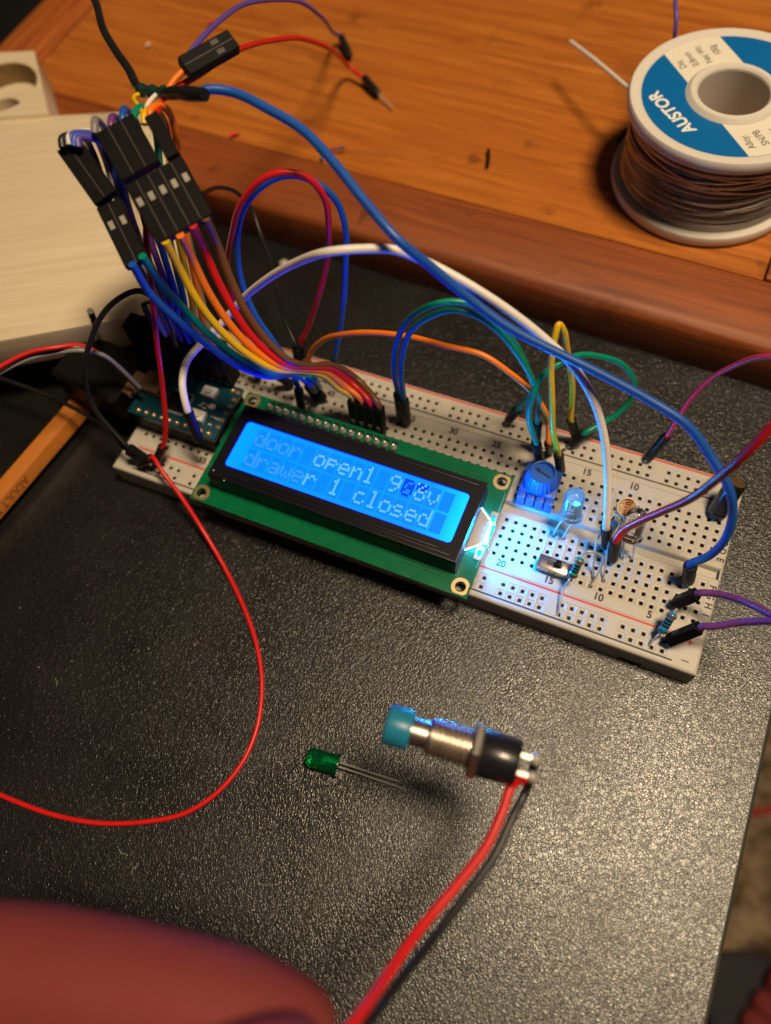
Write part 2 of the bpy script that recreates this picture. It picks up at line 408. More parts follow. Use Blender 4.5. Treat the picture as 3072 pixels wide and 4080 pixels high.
# groove
gp = [(-G, 0), (-G+.35, -.25), (-1.0, -1.6), (1.0, -1.6), (G-.35, -.25), (G, 0)]
for (ya, za), (yb, zb) in zip(gp[:-1], gp[1:]):
    b.add([(XL, ya, za), (XR, ya, za), (XR, yb, zb), (XL, yb, zb)], [(0, 1, 2, 3)])
# walls with chamfer and notches
def wall(P0, P1, nrm, notches):
    """vertical outer wall from P0 to P1; notches list of (s0,s1) distances"""
    d = Vector((P1[0]-P0[0], P1[1]-P0[1], 0)); Lg = d.length; d.normalize(); n = Vector((*nrm, 0))
    brk = sorted({0, Lg, *[q for nn in notches for q in nn]})
    for s0, s1 in zip(brk[:-1], brk[1:]):
        inn = any(a <= s0+1e-6 and s1 <= b_+1e-6 for a, b_ in notches)
        zb = -5.6 if inn else -8.1
        p0 = Vector((*P0, 0))+d*s0; p1 = Vector((*P0, 0))+d*s1
        e0 = n*bev if s0 == 0 else Vector((0, 0, 0))
        prof = [(-bev, 0), (-bev*.3, -.18), (0, -bev), (0, zb), (-.35, zb-.0)]
        for (qa, za), (qb, zb_) in zip(prof[:-1], prof[1:]):
            a0 = p0+n*qa; a1 = p1+n*qa; b0 = p0+n*qb; b1 = p1+n*qb
            for pt, q in ((a0, qa), (b0, qb)):
                if s0 == 0: pt -= d*q
            for pt, q in ((a1, qa), (b1, qb)):
                if abs(s1-Lg) < 1e-6: pt += d*q
            b.add([(a0.x, a0.y, za), (a1.x, a1.y, za), (b1.x, b1.y, zb_), (b0.x, b0.y, zb_)], [(0, 1, 2, 3)])
        if inn: b.obox((p0+p1)/2-n*.9+Vector((0, 0, -6.8)), d*(s1-s0)/2, n*.5, Vector((0, 0, 1.2)))
wall((XL, YB), (XR, YB), (0, -1), [(28, 33), (148.0, 153.5)])
wall((XR, YB), (XR, YT), (1, 0), [])
wall((XR, YT), (XL, YT), (0, 1), [])
wall((XL, YT), (XL, YB), (-1, 0), [])
# thin rib lines along the strips
for y in (18.15, -17.9): b.box((XL+.8, y-.12, -.05), (XR-.8, y+.12, .12))
b.build('body', [ABS, DARK, CLIP], bb)
b = MB((-78.9, 0, -8.5)); b.box((XL+.9, YB+.9, -8.5), (XR-.9, YT-.9, -7.6)); b.build('adhesive_foam', FOAM, bb)
b = MB((-78.9, 0, -8.5))
b.box((-157.2, 26.3, .0), (-1.5, 26.8, .03)); b.box((-157.2, -18.85, .0), (-3.4, -18.35, .03))
b.box((.35, -20.3, 0), (.7, -18.6, .03)); b.box((-.3, -19.62, 0), (1.35, -19.3, .03))
b.build('red_line', REDINK, bb)
b = MB((-78.9, 0, -8.5))
b.box((-157.2, 19.7, .0), (-1.5, 20.1, .03)); b.box((-155.5, -25.45, .0), (-2.4, -25.05, .03)); b.box((-.4, -24.5, 0), (1.4, -24.25, .03))
b.build('black_line', BLKINK, bb)
items = []
for c in range(5, 61, 5):
    items += [(str(c), cols[c]+.25, 17.0-.35, .012, 2.65, 0, .95, .085), (str(c), cols[c]+.1, -16.2, .012, 2.65, 0, .95, .085)]
for i, ch in enumerate('EDCBA'): items.append((ch, 2.35, 3.9+2.54*i, .012, 2.4, -90, .95, .06))
for i, ch in enumerate('FGHIJ'): items.append((ch, 2.35, -3.9-2.54*i, .012, 2.4, -90, .95, .06))
me = text_mesh(items)
for v in me.vertices: v.co -= Vector((-78.9, 0, -8.5))*S
me.materials.clear(); link(me, 'printed_numbers', BLKINK, bb)

# ------------------------------------------------------------------ LCD module
LO = Vector((-130.11, -26.75, 4.256)); LR = Matrix.Rotation(0.0195, 4, 'X') @ Matrix.Rotation(-0.0054, 4, 'Z')
lcd = thing('display_module', 'green character display module with a glowing blue screen in a black bezel', 'display module', LO, rot=LR.to_euler())
LI = LR.inverted()
def loc(P): return LI @ (P-LO)
plate('circuit_board', [rrect(-2.5, -2.5, 77.5, 33.5, .3), circ(0, 0, 1.35), circ(75, 0, 1.35), circ(75, 31, 1.35), circ(0, 31, 1.35)], -1.6, 0, PCBG, lcd)
def ring(x, y):
    out = circ(x, y, 2.35, 48)
    out = [(max(min(px_, 77.2), -2.2), max(min(py_, 33.2), -2.2)) for px_, py_ in out]
    out = [(max(-2.0, min(77.0, a)), max(-2.0, min(33.0, c))) for a, c in out]
    return [out, circ(x, y, 1.4, 48)]
for x, y in ((0, 0), (75, 0), (75, 31), (0, 31)): plate('mounting_ring', ring(x, y), .0, .06, GOLD, lcd)
# bezel
BX0, BX1, BY0, BY1, BZ = 2.6, 72.7, 3.1, 26.0, 7.2
SX0, SX1, SY0, SY1 = 5.6, 69.7, 7.3, 21.5
bz = plate('bezel', [rrect(BX0+.3, BY0+.3, BX1-.3, BY1-.3, .4), rrect(SX0, SY0, SX1, SY1, 1.1)], BZ-.5, BZ, BEZEL, lcd)
b = MB()
t = .5
def slab(x0, y0, x1, y1, dx, dy):
    b.add([(x0, y0, BZ-.06), (x1, y0, BZ-.06), (x1, y1, BZ-.06), (x0, y1, BZ-.06), (x0+dx, y0+dy, 0.05), (x1+dx, y0+dy, .05), (x1+dx, y1+dy, .05), (x0+dx, y1+dy, .05)],
          [(0, 1, 2, 3), (7, 6, 5, 4), (0, 4, 5, 1), (1, 5, 6, 2), (2, 6, 7, 3), (3, 7, 4, 0)])
slab(BX0, BY0, BX1, BY0+t, 0, -.5); slab(BX0, BY1-t, BX1, BY1, 0, .2); slab(BX0, BY0, BX0+t, BY1, -.2, 0); slab(BX1-t, BY0, BX1, BY1, .15, 0)
for y, x0, x1 in ((BY0+1.3, BX0+6, BX1-2.2), (BY1-1.3, BX0+3, BX1-2), (BY0+2.3, BX0+12, BX1-6)):
    b.box((x0, y-.28, BZ-.1), (x1, y+.28, BZ+.22 if y != BY0+2.3 else BZ+.05))
b.build('bezel_wall', BEZEL, bz, bevel=.18)
# small rivet dots
b = MB()
for x, y in ((BX0+1.2, BY0+1.6), (BX0+1.2, BY1-1.2), (BX0+5.3, BY0-.1)): b.lathe([(.22, 0), (.2, .12), (0, .16)], (x, y, BZ), n=12)
b.build('rivet', TIN, bz, smooth=True)
# screen
SM = bpy.data.materials.new('backlit_screen'); SM.use_nodes = True; nt = SM.node_tree; N = nt.nodes; L = nt.links
p = N['Principled BSDF']; p.inputs['Base Color'].default_value = (.0, .02, .1, 1); p.inputs['Roughness'].default_value = .25
tc = N.new('ShaderNodeTexCoord'); sx = N.new('ShaderNodeSeparateXYZ'); L.new(tc.outputs['Object'], sx.inputs[0])
mr = N.new('ShaderNodeMapRange'); mr.inputs[1].default_value = SX0*S; mr.inputs[2].default_value = SX1*S; L.new(sx.outputs[0], mr.inputs[0])
cr = N.new('ShaderNodeValToRGB'); E_ = cr.color_ramp.elements
E_[0].position = 0; E_[0].color = (.0, .024, 1, 1); E_[1].position = 1; E_[1].color = (.0, .048, 1, 1)
for ps, cc in ((.1, (0, .0185, 1, 1)), (.84, (0, .019, 1, 1)), (.95, (0, .032, 1, 1))):
    q = E_.new(ps); q.color = cc
L.new(mr.outputs[0], cr.inputs[0]); L.new(cr.outputs[0], p.inputs['Emission Color']); p.inputs['Emission Strength'].default_value = 17
b = MB(); b.box((SX0-.5, SY0-.5, BZ-1.2), (SX1+.5, SY1+.5, BZ-.45)); scr = b.build('screen', SM, lcd)
CELL = mat('unlit_cell', (0, .02, .1), rough=.25, emis=(0, .0185, 1), estr=13.5)
PIXR = mat('lit_pixel', (.0, .03, .1), rough=.25, emis=(.16, .58, .8), estr=1.0)
PIXL = mat('dim_pixel', (.0, .03, .1), rough=.25, emis=(.05, .34, .8), estr=1.0)
PIXD = mat('dark_pixel', (.0, .0, .06), rough=.25, emis=(0, .012, .62), estr=1.0)
FONT = {'d': ["00001","00001","01101","10011","10001","10001","01111"], 'o': ["00000","00000","01110","10001","10001","10001","01110"],
 'r': ["00000","00000","10110","11001","10000","10000","10000"], 'p': ["00000","00000","11110","10001","11110","10000","10000"],
 'e': ["00000","00000","01110","10001","11111","10000","01110"], 'n': ["00000","00000","10110","11001","10001","10001","10001"],
 '1': ["00100","01100","00100","00100","00100","00100","01110"], 'l': ["01100","00100","00100","00100","00100","00100","01110"],
 '9': ["01110","10001","10001","01111","00001","00010","01100"], '0': ["01110","10001","10011","10101","11001","10001","01110"],
 '8': ["01110","10001","10001","01110","10001","10001","01110"], 'v': ["00000","00000","10001","10001","10001","01010","00100"],
 'a': ["00000","00000","01110","00001","01111","10001","01111"], 'w': ["00000","00000","10001","10001","10101","10101","01010"],
 'c': ["00000","00000","01110","10000","10000","10001","01110"], 's': ["00000","00000","01110","10000","01110","00001","11110"], ' ': ["00000"]*7}
cb = MB(); pb = MB()
X0 = 9.95; PX = 3.55; CW = 3.0; CHt = 5.55
for r_, (txt, yb) in enumerate((("door open1 908v ", 14.75), ("drawer 1 closed ", 8.6))):
    for i, ch in enumerate(txt):
        x0 = X0+i*PX
        cb.box((x0, yb, BZ-.46), (x0+CW, yb+CHt, BZ-.43))
        pw = CW/5; ph = CHt/8
        for rr, row in enumerate(FONT[ch]):
            for cc in range(5):
                lit = row[cc] == '1'
                mi = 0 if i >= 5 else 1
                if ch == '0': mi = 2; lit = lit or (cc*3+rr*2) % 5 == 0
                if ch == '8' and rr < 3: lit = True; mi = 2 if (cc+rr) % 3 else 0
                if lit:
                    pb.m = mi; pb.box((x0+cc*pw+.04, yb+CHt-(rr+1)*ph+.04, BZ-.43), (x0+(cc+1)*pw-.04, yb+CHt-rr*ph-.04, BZ-.40))
cb.build('character_cells', CELL, scr); pb.build('characters', [PIXR, PIXL, PIXD], scr)
# solder header
b = MB(); b.box((4.6, 29.0, -4.2), (45.6, 31.6, -1.65)); b.build('pin_header', BLACKP, lcd)
p0 = loc(at(860+595*.36, 1380+685*.36, 4.9)); hx = p0.x; hy = p0.y
for k in range(16):
    x = hx+2.54*k; y = 30.9
    b = MB(); b.lathe([(.95, .0), (.85, .25), (.45, .8), (.33, 1.1), (.3, 1.5), (.0, 1.6)], (x, y, 0), n=16)
    b.build('solder_pin', TIN, lcd, smooth=True)
b = MB()
for k in range(16):
    x = hx+2.54*k; b.box((x-.95, 29.0, 0.0), (x+.95, 32.6, .05))
b.build('solder_pads', mat('solder_mask_opening', (.02, .03, .025), rough=.3, metal=.3), lcd)
b = MB()
for y, x0 in ((31.2, 52), (30.2, 53.5), (29.3, 55)):
    b.box((x0, y-.12, 0), (70, y+.12, .03))
    b.obox(((70+71.6)/2, y-.8, .015), Vector((.8+.1, -.8-.1, 0)), Vector((.09, .09, 0)), Vector((0, 0, .015)))
    b.box((71.5, y-5, 0), (71.72, y-1.55, .03))
b.build('track', PCBD, lcd); b = MB()
for y, x0 in ((1.9, 58), (.9, 58.6)):
    b.box((x0, y-.12, 0), (69, y+.12, .03)); b.obox((69.7, y+.75, .015), Vector((.8, .8, 0)), Vector((.09, -.09, 0)), Vector((0, 0, .015)))
b.build('track', PCBD, lcd)
b = MB(); b.box((76.9, 6, 0), (77.02, 31.0-3, .03)); b.build('silk_line', mat('silk', (.3, .4, .33), rough=.5), lcd)
# backlight end
kk = lambda x, y, z: loc(at(1750+x*.24, 1950+y*.24, z))
BG = mat('backlight_housing', (.45, .41, .36), rough=.45)
LEAK = mat('light_leak', (1, 1, 1), emis=(0, .30, 1), estr=900)
LEAK2 = mat('light_leak_soft', (1, 1, 1), emis=(.16, .6, 1), estr=14)
t4 = [kk(700, 300, 6.2), kk(842, 515, 6.2), kk(700, 890, 6.2), kk(430, 1000, 6.2)]
hz = t4[0].z
t4 = [(BX1-.2, t4[0].y), (t4[1].x, t4[1].y), (t4[2].x, t4[2].y), (BX1-.2, t4[3].y)]
b = MB(); b.prism(t4, .9, hz); bh = b.build('backlight_housing', BG, lcd, bevel=.12)
b = MB()
for a, c, ww in ((t4[0], t4[1], .11), (t4[3], t4[2], .11)):
    a = Vector((*a, 0)); c = Vector((*c, 0)); d = (c-a); n = Vector((-d.y, d.x, 0)).normalized(); cen = (Vector((*t4[0], 0))+Vector((*t4[2], 0)))/2
    if n.dot(a-cen) < 0: n = -n
    b.obox((a+c)/2+n*(ww+.06)+Vector((0, 0, hz-.25)), d*.5, n*ww, Vector((0, 0, .12)))
b.build('light_guide_edge', LEAK2, bh)
b = MB(); a = Vector((*t4[1], 0)); c = Vector((*t4[2], 0)); d = c-a; n = Vector((d.y, -d.x, 0)).normalized(); n = n if n.x > 0 else -n
b.prism([(a.x+.15, a.y-.1), (a.x+.75, a.y-.4), (c.x+1.6, c.y+.2), (c.x+.15, c.y-.3)], .3, 1.5); b.build('backlight_lamp', LEAK, bh)
for (x, y) in ((900, 490), (665, 1060)):
    q = kk(x, y, 4.3); sl = [(q.x+(.55 if k < 10 else .55)*math.cos(2*math.pi*k/20), q.y+(.45 if math.sin(2*math.pi*k/20) > 0 else -.45)+.45*math.sin(2*math.pi*k/20)) for k in range(20)]
    plate('slot_pad', [rrect(q.x-1.0, q.y-1.9, q.x+1.0, q.y+1.9, .25), sl], 0, .08, NICKEL, lcd)

# ------------------------------------------------------------------ wires
def frame_from(a, c):
    a = Vector(a); c = Vector(c); return (c-a).normalized()
def plug(parent, org, base, top, r=1.3, h=None):
    """heat-shrink covered pin plug: base near the hole, top where the wire enters; h = hole position"""
    ax = (top-base).normalized(); Lg = (top-base).length
    b = MB(org); b.lathe([(r*.62, 0), (r*.9, .5), (r, 1.3), (r*1.02, Lg*.55), (r*.97, Lg*.62), (r*1.06, Lg-.5), (r*1.0, Lg), (r*.72, Lg+.02), (r*.66, Lg-1.2)], base, ax, n=20)
    pg = b.build('plug', SHRINK, parent, smooth=True, angle=50)
    if h is not None:
        b = MB(org); b.tube([base+ax*.5, h+Vector((0, 0, -.1)), h+Vector((0, 0, -1.5))], .3, n=8); b.build('pin', TIN, pg, smooth=True)
    return pg
def jumper(label, color, pts, a=None, c=None, r=.78, group='jumper wires', nm='jumper_wire', pr=1.3):
    """a, c: (base, top, hole or None) for the plugs at both ends; pts: middle points"""
    P = [Vector(q) for q in pts]; org = a[0] if a else P[0]
    t = thing(nm, label, 'wire', org, group)
    if a: P = [a[1]-(a[1]-a[0]).normalized()*1.0, a[1]+(a[1]-a[0]).normalized()*.8]+P
    P = P[:2]+[q+Vector((random.uniform(-.35, .35), random.uniform(-.35, .35), random.uniform(-.2, .2))) if q.z > -5 else q for q in P[2:-1]]+P[-1:]
    if c: P = P+[c[1]+(c[1]-c[0]).normalized()*.8, c[1]-(c[1]-c[0]).normalized()*1.0]
    b = MB(org); b.tube(spline(P, 9), r, n=12); b.build('insulation', WC[color], t, smooth=True)
    for e in (a, c):
        if e: plug(t, org, e[0], e[1], pr, e[2] if len(e) > 2 else None)
    return t
def end(bx, by, bz_, tx, ty, tz, h=None): return (o_(bx, by, bz_), o_(tx, ty, tz), h)
def Z(L_): return [o_(*q) for q in L_]

# green pair
A = (o_(868, 903, 1.5), o_(860, 849, 12)); A2 = (o_(881, 915, 1.5), o_(873, 862, 12))
h1 = o_(866, 905, 0)
g1a = (o_(867, 905, 1.0), o_(860, 850, 13.0), o_(868, 911, 0)); g1b = (o_(1097, 910, 1.5), o_(1117, 886, 7.5), o_(1092, 918, 0))
g2a = (o_(880, 915, 1.0), o_(873, 864, 13.0), o_(881, 921, 0)); g2b = (o_(1157, 966, 1.5), o_(1161, 914, 12.5), None)
def arcpts(L_, A_, B_): return [pl(x, y, A_, B_) for x, y in L_]
jumper('left arch of the green pair, rising from the left one of two upright plugs', 'green',
       arcpts([(853, 800), (860, 740), (885, 690), (925, 660), (975, 652), (1030, 664), (1075, 695), (1112, 740), (1145, 800), (1150, 845)], g1a[0], g1b[0]), g1a, g1b)
jumper('right arch of the green pair, rising from the right one of two upright plugs', 'green',
       arcpts([(866, 805), (872, 755), (898, 705), (940, 677), (980, 668), (1030, 683), (1070, 710), (1110, 755), (1148, 812), (1164, 862)], g2a[0], g2b[0]), g2a, g2b)
# orange
oa = (o_(650, 800, 1.0), o_(664, 782, 8), None); ob_ = (o_(1190, 975, 1.0), o_(1186, 958, 9), None)
jumper('low orange wire arching along the far rail behind the green arches', 'orange',
       arcpts([(675, 757), (702, 733), (745, 721), (800, 719), (880, 729), (960, 745), (1040, 770), (1105, 808), (1150, 845), (1176, 880), (1186, 915)], oa[0], ob_[0]), oa, ob_)
# third green
ga = (o_(1168, 1000, 1.0), o_(1159, 958, 12), None); gb = (o_(1232, 962, 1.0), o_(1262, 938, 6), o_(1226, 968, 0))
jumper('short green wire looping behind the potentiometer and under the long blue wire', 'green',
       [o_(1145, 900, 22), o_(1148, 855, 28), o_(1170, 815, 32), o_(1205, 785, 34), o_(1250, 771, 33), o_(1300, 769, 31), (o_(1345, 788, 27)), o_(1372, 822, 21), o_(1368, 858, 15), o_(1335, 893, 10), o_(1295, 918, 7.5)], ga, gb)
# yellow
ya = (o_(1212, 1020, 1.0), o_(1207, 982, 11), None); yb = (o_(1247, 952, 1.0), o_(1234, 908, 10), o_(1250, 956, 0))
jumper('tall narrow yellow loop standing behind the potentiometer', 'yellow',
       [o_(1195, 930, 20), o_(1190, 860, 30), o_(1192, 790, 38), o_(1199, 725, 45), o_(1210, 700, 47), o_(1222, 712, 45), o_(1229, 760, 38), o_(1234, 830, 26), o_(1235, 880, 15)], ya, yb)
# red + blue loops
ra = (o_(654, 800, 1.5), o_(651, 742, 13), None); rb = (o_(560, 815, 2), o_(548, 790, 8), None)
jumper('tall red loop beside the blue loop behind the rainbow ribbon', 'red',
       [o_(664, 715, 18), o_(688, 650, 30), o_(706, 570, 42), o_(713, 490, 54), o_(700, 425, 62), o_(665, 385, 67), o_(618, 370, 69), o_(565, 388, 68), (o_(522, 440, 62)), o_(500, 510, 52), o_(494, 580, 40), o_(505, 660, 28), o_(525, 730, 16)], ra, rb)
ba = (o_(729, 812, 1.0), o_(724, 778, 10), o_(730, 816, 0)); bb_ = (o_(652, 885, 1.0), o_(645, 842, 11), None)
jumper('tall blue loop just inside the red loop, behind the rainbow ribbon', 'blue',
       [o_(733, 710, 22), o_(744, 640, 33), o_(750, 570, 43), o_(745, 500, 52), o_(725, 440, 59), o_(692, 398, 64), o_(645, 379, 66), o_(590, 387, 66), (o_(545, 420, 63)), o_(518, 475, 56), o_(512, 545, 47), o_(524, 615, 38), o_(553, 685, 30), o_(590, 740, 24), o_(625, 790, 17)], ba, bb_)
# black wire behind
ka = (o_(648, 808, 1.0), o_(640, 752, 12), None)
jumper('thin black wire curving down behind the loops onto the far rail', 'black',
       [o_(618, 690, 16), o_(598, 620, 17), o_(580, 560, 18), o_(562, 500, 20), o_(540, 450, 24), o_(508, 415, 30), o_(470, 403, 36), o_(435, 420, 42)], ka, None, r=.6)
# white wire
wa = (o_(432, 955, 12), o_(406, 888, 22), None); wb_ = (o_(1315, 1185, 1.2), o_(1311, 1138, 11), hole(9, -3.81)+Vector((-4, 1, 0)))
wb_ = (o_(1311, 1182, 1.2), o_(1310, 1140, 12), o_(1309, 1186, 0))
jumper('long white wire arching from the microcontroller board over to the light sensor', 'white',
       [o_(396, 830, 27), o_(405, 780, 28), o_(438, 737, 29), o_(480, 697, 32), o_(520, 648, 39), o_(575, 603, 50), o_(640, 568, 60), o_(710, 546, 68), o_(780, 537, 68), o_(850, 540, 67), o_(920, 563, 64), o_(1000, 608, 61),
        o_(1090, 668, 57), o_(1180, 735, 51), o_(1240, 795, 46), o_(1283, 870, 39), o_(1303, 950, 31), o_(1312, 1030, 23), o_(1313, 1095, 17)], wa, wb_, r=.98)
# long blue cable from the bundle
bc = (o_(1486, 1258, 1.2), o_(1492, 1222, 9.5), o_(1478, 1262, 0))
t = jumper('long thick blue wire sweeping from the taped bundle to the right end of the breadboard', 'blue',
       [o_(425, 203, 84), o_(455, 193, 84), o_(510, 199, 83), o_(580, 232, 82), o_(650, 282, 80), o_(720, 350, 78), o_(790, 440, 75), o_(860, 520, 72), o_(930, 580, 66), o_(1010, 640, 60), o_(1100, 705, 55),
        o_(1200, 757, 51), o_(1300, 805, 48), o_(1400, 862, 45), o_(1480, 920, 42), o_(1540, 985, 38), o_(1573, 1050, 34), o_(1583, 1110, 28), o_(1568, 1165, 20), o_(1530, 1202, 13)], None, bc, r=1.0, pr=1.6)
# right red wire
rc = (o_(1323, 1212, 1.2), o_(1331, 1170, 10.5), o_(1322, 1216, 0))
jumper('red wire running from beside the light sensor up and out at the right edge', 'red',
       [o_(1345, 1148, 14), o_(1380, 1130, 19), o_(1430, 1110, 26), o_(1490, 1075, 35), o_(1550, 1040, 45), (o_(1610, 985, 55)), o_(1665, 925, 62), o_(1720, 860, 68)], rc, None, r=.95)
# magenta wire
ma = (o_(1399, 992, 1.2), o_(1440, 943, 9), o_(1393, 999, 0))
jumper('pinkish red wire leaving the far rail and curving out at the right edge', 'magenta',
       [o_(1464, 907, 14), o_(1495, 862, 20), o_(1540, 818, 27), o_(1590, 787, 33), o_(1640, 771, 38), o_(1700, 770, 42)], ma, None, r=.68)
# red wire sweeping over the table
rt = (o_(300, 1003, 2), o_(327, 990, 6.5), None)
jumper('long red wire sweeping in a wide curve over the black table top', 'red',
       [o_(350, 1020, 6), o_(390, 1075, 2), o_(440, 1150, -4), o_(490, 1235, -7.2), o_(530, 1320, -7.85), o_(556, 1400, -7.85), o_(566, 1480, -7.85), o_(556, 1570, -7.85), o_(525, 1645, -7.85), o_(470, 1712, -7.85), o_(400, 1757, -7.85),
        o_(320, 1775, -7.85), o_(220, 1779, -7.85), o_(120, 1762, -7.85), o_(30, 1730, -7.85), o_(-60, 1690, -7.85)], rt, None, r=.65)
# second red wire going up from the same plugs
ru = (o_(335, 1003, 1), o_(352, 965, 8), None)
jumper('red wire rising straight from the left end of the breadboard into the connector bundle', 'red',
       [o_(357, 925, 14), o_(349, 840, 26), o_(337, 740, 40), o_(330, 640, 52), o_(325, 560, 60), o_(318, 490, 66), o_(330, 430, 70), o_(380, 370, 72)], ru, None, r=.72)
# black wires left
kl = (o_(322, 995, 1), o_(280, 968, 8), None)
jumper('black wire arching from the bundle down to the left end of the breadboard', 'black',
       [o_(250, 935, 12), o_(212, 890, 17), o_(190, 850, 22), o_(185, 790, 30), o_(196, 735, 36), o_(222, 680, 41), o_(260, 643, 45), o_(305, 627, 48), o_(345, 650, 48), o_(370, 700, 40), o_(380, 745, 30)], kl, None, r=.72)
kl2 = (o_(318, 1002, 1.5), o_(276, 973, 6.5), None)
jumper('straight thin black wire entering from the left edge to the breadboard corner', 'black',
       [o_(235, 930, 8), o_(170, 887, 8), o_(90, 848, 8), o_(0, 815, 8), o_(-60, 795, 8)], kl2, None, r=.62)
# red/grey/brown twin from left to the black connector
for i, (cn, dz, dy, lb) in enumerate((('red', .9, 0, 'bright red strand entering from the left edge into the black connector'),
                                      ('brown', 0, 6, 'brown strand directly under the bright red strand at the left edge'),
                                      ('grey', -.9, 12, 'grey violet strand lowest of the three entering at the left edge'))):
    jumper(lb, cn, [o_(-60, 832+dy, 34+dz), o_(0, 793+dy, 34+dz), o_(60, 763+dy, 34+dz), o_(120, 749+dy, 33+dz), o_(175, 749+dy*.6, 31), o_(220, 770-dy*.3, 27-dz), (o_(262, 804-dy*.4, 21-dz)), o_(303, 843-dy*.4, 15-dz)], None, None, r=.62, group='three wires entering at left')
b0 = o_(300, 838, 10); b1 = o_(215, 812, 12)
bo = Vector((-184, -2, ZT))
t = thing('cable_connector', 'bulky black cable connector at the left end of the breadboard', 'connector', bo)
b = MB(bo); c0 = Vector((-175, -3.5, 5)); ax = Vector((1, -.12, 0)).normalized(); ay = Vector((.12, 1, 0)).normalized()
b.obox(c0+Vector((0, 0, 1.3)), ax*12, ay*8.5, Vector((0, 0, 6)), c2=1.2); b.build('housing', BLACKP, t, smooth=True, angle=25)
b = MB(bo); b.obox(c0+Vector((13.0, -1.5, 5.6)), ax*1.6, ay*4.0, Vector((0, 0, 1.2)), c2=.3); b.build('metal_shell', mat('brass_shell', (.5, .32, .16), rough=.4, metal=.8), t)

# purple leads with square housings at the right
def dupont(parent, org, p0, p1, side, n=1, w=2.54, d=2.54, wins=True, name='housing', M=None):
    """p0 = pin end centre, p1 = wire end centre, side = direction of the row"""
    ax = (p1-p0); Lg = ax.length; ax.normalize(); s_ = (side-ax*side.dot(ax)).normalized(); nn = ax.cross(s_)
    if nn.dot(CAM-p0) < 0: nn = -nn
    b = MB(org); b.obox((p0+p1)/2, s_*(w*n/2), nn*(d/2), ax*(Lg/2), c2=.18)
    h = b.build(name, M or BLACKP, parent)
    b = MB(org)
    for k in range(n-1): b.obox((p0+p1)/2+s_*((k+1-n/2)*w)+nn*(d/2+.0), s_*.1, nn*.05, ax*(Lg/2-.3))
    if n > 1: b.build('seam', DARK, h)
    if wins:
        b = MB(org)
        for k in range(n): b.obox(p0+ax*(Lg*.33)+s_*((k+.5-n/2)*w)+nn*(d/2), s_*.55, nn*.12, ax*.9)
        b.build('latch_window', wins if not isinstance(wins, bool) else DARK, h)
    return h
cc = lambda x, y, z: at(2600+x*400/1580, 2200+y*400/1580, z)
for lb, base, top, pts, hh in (
    ('upper one of the two purple wires leaving the breadboard at right', cc(365, 800, 2.2), cc(700, 660, 9.5), [(1540, 1282, 11.5), (1580, 1290, 14), (1620, 1305, 17), (1666, 1328, 21), (1720, 1358, 25)], (480, 700)),
    ('lower one of the two purple wires leaving the breadboard at right', cc(250, 1390, 2.2), cc(750, 1190, 10.5), [(1545, 1353, 12.5), (1590, 1346, 15), (1630, 1343, 18), (1666, 1342, 21), (1720, 1345, 25)], (215, 1440))):
    t = thing('purple_wire', lb, 'wire', base, 'purple wires at right')
    ax = (top-base).normalized()
    b = MB(base); b.tube(spline([top-ax, top+ax*1.0]+Z(pts)), .86); b.build('insulation', WC['purple'], t, smooth=True)
    dupont(t, base, base, top, Vector((0.3, 1, 0)))

# ------------------------------------------------------------------ the connector bundle
WIN = mat('silver_contact', (.42, .39, .34), rough=.35, metal=.6)
bundle = []
def block(lb, p0, p1, side, n, wins, w=2.54, group='black connector housings of the bundle'):
    t = thing('connector_block', lb, 'connector', p1, group)
    dupont(t, p1, p0, p1, side, n, wins=wins, w=w); return t
side = dp(350, 300, 160)-dp(220, 365, 160)
D1 = 163; D2 = 157
# pin end first
block('two-wide upper left black connector housing of the bundle, over the pale plank', dp(232, 432, D1), dp(150, 316, D1), side, 2, False, w=2.75)
block('two-wide lower left black connector housing with blue and green wires leaving it', dp(237, 442, D1), dp(300, 572, D1+1), side, 2, WIN, w=2.75)
block('three-wide upper right black connector housing of the bundle', dp(307, 375, D2+3), dp(250, 272, D2+3), side, 3, False, w=3.0)
block('single black connector housing at the upper right corner of the bundle', dp(377, 343, D2), dp(328, 252, D2), side, 1, False, w=3.0)
block('wide lower right black connector housing with yellow, orange, red and brown wires', dp(334, 374, D2), dp(402, 500, D2), side, 5, WIN, w=2.65)
# rainbow ribbon
ends4 = [o_(x, y, 14) for x, y in ((768, 868), (783, 873), (799, 878), (815, 882))]
hb = [o_(778, 930, 1.2), o_(812, 942, 1.2)]
rib = [
 ('brown', 'brown wire on top of the rainbow ribbon', [(447, 478), (470, 530), (497, 600), (530, 670), (570, 728), (620, 776), (665, 790), (720, 790), (770, 818), (803, 858)], 0),
 ('red', 'red wire of the rainbow ribbon next to the brown one', [(419, 492), (440, 535), (470, 605), (508, 675), (552, 735), (608, 783), (662, 794), (715, 798), (757, 826), (785, 868)], 1),
 ('orange', 'orange wire of the rainbow ribbon between red and yellow', [(393, 515), (418, 565), (450, 630), (490, 692), (540, 748), (600, 790), (658, 798), (706, 806), (745, 835), (770, 863)], 2),
 ('yellow', 'yellow wire of the rainbow ribbon between orange and green', [(362, 530), (393, 590), (430, 655), (475, 712), (530, 762), (592, 798), (652, 802), (698, 812), (730, 838), (754, 858)], 3),
 ('green', 'green wire of the rainbow ribbon between yellow and blue', [(312, 560), (350, 615), (400, 670), (455, 725), (520, 776), (585, 806), (640, 806), (672, 815), (690, 838)], 4),
 ('blue', 'blue wire at the bottom of the rainbow ribbon', [(290, 578), (325, 635), (385, 692), (445, 742), (512, 788), (580, 813), (632, 809), (660, 820), (680, 845)], 5)]
zs = [72, 66, 58, 50, 41, 32, 27, 23, 18, 13.5]
